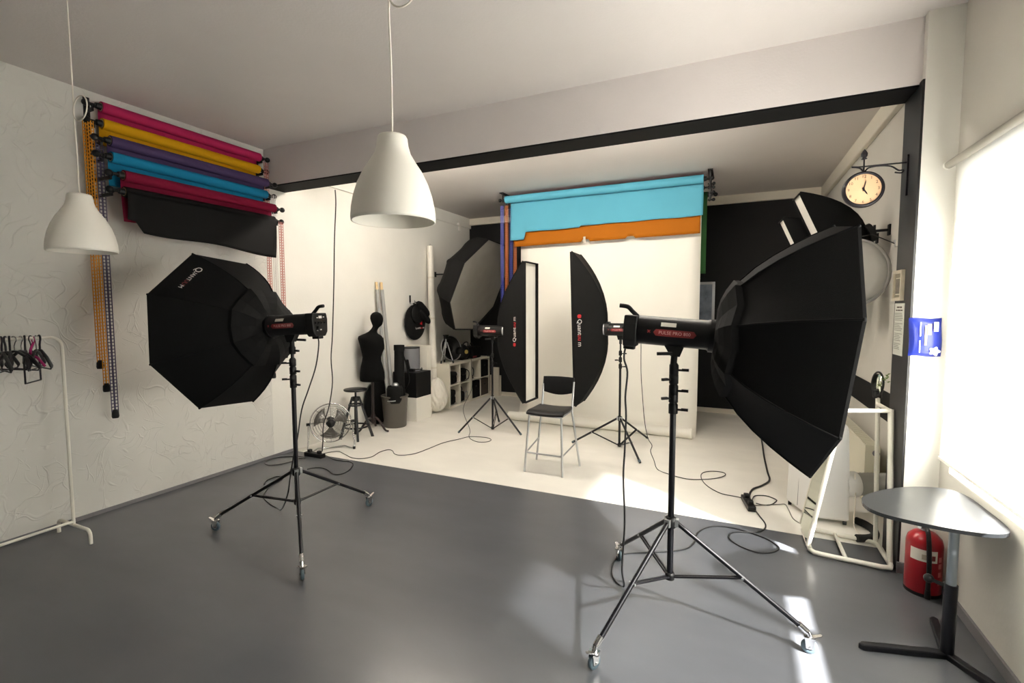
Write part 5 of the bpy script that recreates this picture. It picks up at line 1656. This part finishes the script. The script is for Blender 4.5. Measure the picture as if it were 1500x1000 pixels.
vert = lambda pts, Y: [ony(x, y, Y) for x, y in pts]
cable('hanging_cable', 'long black cable dropping from the black header down to the power strip', vert([(491, 278), (492, 300), (490, 350), (489, 420), (487, 490), (485, 525), (487, 560), (482, 595), (474, 622), (473, 645)], 4.10) + [onz(472, 661, 0.045)], 0.0065, group='hanging cables')
cable('floor_cable', 'thin dark cable winding over the white floor towards the shelf', [onz(474, 664, 0.03)] + fl_([(484, 662), (496, 661), (505, 665), (515, 670), (528, 671.5), (544, 669), (556, 662), (568, 658.5), (575, 660), (578, 664.5), (588, 666.5), (608, 664), (630, 656), (650, 648), (672, 643), (686, 639.5), (700, 639.5), (714, 641), (719.5, 644), (713, 647), (700, 647), (690, 643), (687, 638)]) +
      [onz(688, 628, 0.01), Vector((0.70, 6.9, 0.03)), Vector((0.50, 7.55, 0.25)), Vector((0.47, 7.60, 0.6)), Vector((0.46, 7.60, 0.80)), Vector((0.38, 7.60, 0.80))], 0.004)
cable('floor_cable', 'black cable loop on the grey floor in front of the power strip', [onz(474, 666, 0.03)] + fl_([(482, 669), (490, 673), (503, 675), (513, 676), (517, 680), (512, 688), (500, 694), (488, 694), (480, 688), (471, 685), (460, 685), (450, 687)]), 0.005)
hA = Vector((PA[0] + 0.24, PA[1] + 0.02, 1.47))
pl_ = lambda x, y: (lambda d: CAM + d * (((PA[0] + 0.05 - CAM.x) * d.x + (PA[1] + 0.05 - CAM.y) * d.y) / (d.x ** 2 + d.y ** 2)))(ray(x, y))
cable('flash_cable', 'black cable falling from the flash head by the trowelled wall to the power strip', [pl_(462, 492), pl_(467, 500), pl_(463, 535), pl_(452, 570), pl_(442, 600), pl_(436, 640), pl_(430, 668), pl_(425, 700), pl_(421, 725)] + [onz(412, 746, 0.02)] +
      fl_([(400, 741), (388, 731), (386, 724), (396, 712), (412, 703), (414, 699), (404, 698), (390, 704), (387, 709)]), 0.005, group='flash cables')
cable('floor_cable', 'black cable loop on the grey floor between the wall and the power strip', [onz(446, 669, 0.03)] + fl_([(436, 668), (420, 668.5), (405, 670), (392, 674), (388, 678), (394, 681), (408, 680), (425, 676), (438, 671.5)]) + [onz(447, 671, 0.03)], 0.005)
pb_ = lambda x, y: (lambda d: CAM + d * (((PB[0] - 0.24 - CAM.x) * d.x + (PB[1] + 0.02 - CAM.y) * d.y) / (d.x ** 2 + d.y ** 2)))(ray(x, y))
cable('flash_cable', 'long black cable from the flash head facing the window, looping over both floors', [pb_(926, 504), pb_(917, 508), pb_(914, 525), pb_(919, 545), pb_(916, 580), pb_(917, 610), pb_(915, 660), pb_(913, 700), pb_(915, 760), pb_(913, 800), pb_(911, 835)] + [onz(914, 858, 0.01)] +
      fl_([(904.5, 854), (897, 842), (897, 828), (903, 817), (918, 810), (960, 808), (990, 806), (1008, 802), (1018, 793), (1021, 782), (1032, 773.5), (1050, 770), (1074, 773), (1095, 778.6), (1119, 787), (1135, 796), (1141, 803), (1131, 808.6), (1110, 808.6), (1086, 800.5), (1070, 790), (1069, 782), (1080, 778.5), (1104, 779.5), (1119, 775), (1121, 767), (1113, 756)]) + [onz(1106, 747, 0.03)], 0.0055, group='flash cables')
Yd = lambda y: 5.75 - (y - 509) / (686 - 509) * 0.62
cable('flash_cable', 'thin cable from the flash head behind the bar chair to the white floor strip', [Vector((PD[0] + 0.24, PD[1], 1.36))] + [ony(x, y, Yd(y)) for x, y in ((939, 509), (939, 545), (941, 578), (944, 615), (949, 641), (955, 652), (953, 661), (958, 674))] +
      fl_([(963, 687), (979, 694), (1005, 701), (1028, 702), (1050, 700), (1062, 696), (1060, 692), (1045, 690), (1030, 692), (1027, 699), (1035, 710.5), (1055, 722), (1078, 727)]) + [onz(1092, 730, 0.03)], 0.004, group='flash cables')
cable('floor_cable', 'thick black cable running from under the octagonal softbox to the white floor strip', fl_([(1110, 622), (1116, 646), (1119, 667), (1124, 690), (1127, 703), (1116, 711), (1103, 716), (1098, 724)], 0.009) + [onz(1098, 731, 0.03)], 0.009)
cable('floor_cable', 'small black cable loop right behind the white floor strip', [onz(1102, 731, 0.03)] + fl_([(1106, 726), (1122, 726), (1136, 731), (1137, 734), (1129, 739), (1117, 739)]) + [onz(1108, 737, 0.03)], 0.0045)
cable('floor_cable', 'thin pale cable from the air conditioner to the white floor strip', [onz(1106, 740, 0.03)] + fl_([(1120, 739.5), (1140, 738.5), (1150, 738.5), (1155, 746), (1161, 758), (1168, 764), (1176, 768)]), 0.004, mat('grey_cable', (120, 118, 110), 0.5))
cable('floor_cable', 'thin white cable curling beside the air conditioner hose', [Vector((5.66, 4.40, 0.42)), Vector((5.665, 4.37, 0.2)), Vector((5.66, 4.36, 0.03)), Vector((5.68, 4.25, 0.006)), Vector((5.72, 4.22, 0.006))], 0.004, CABLEW)
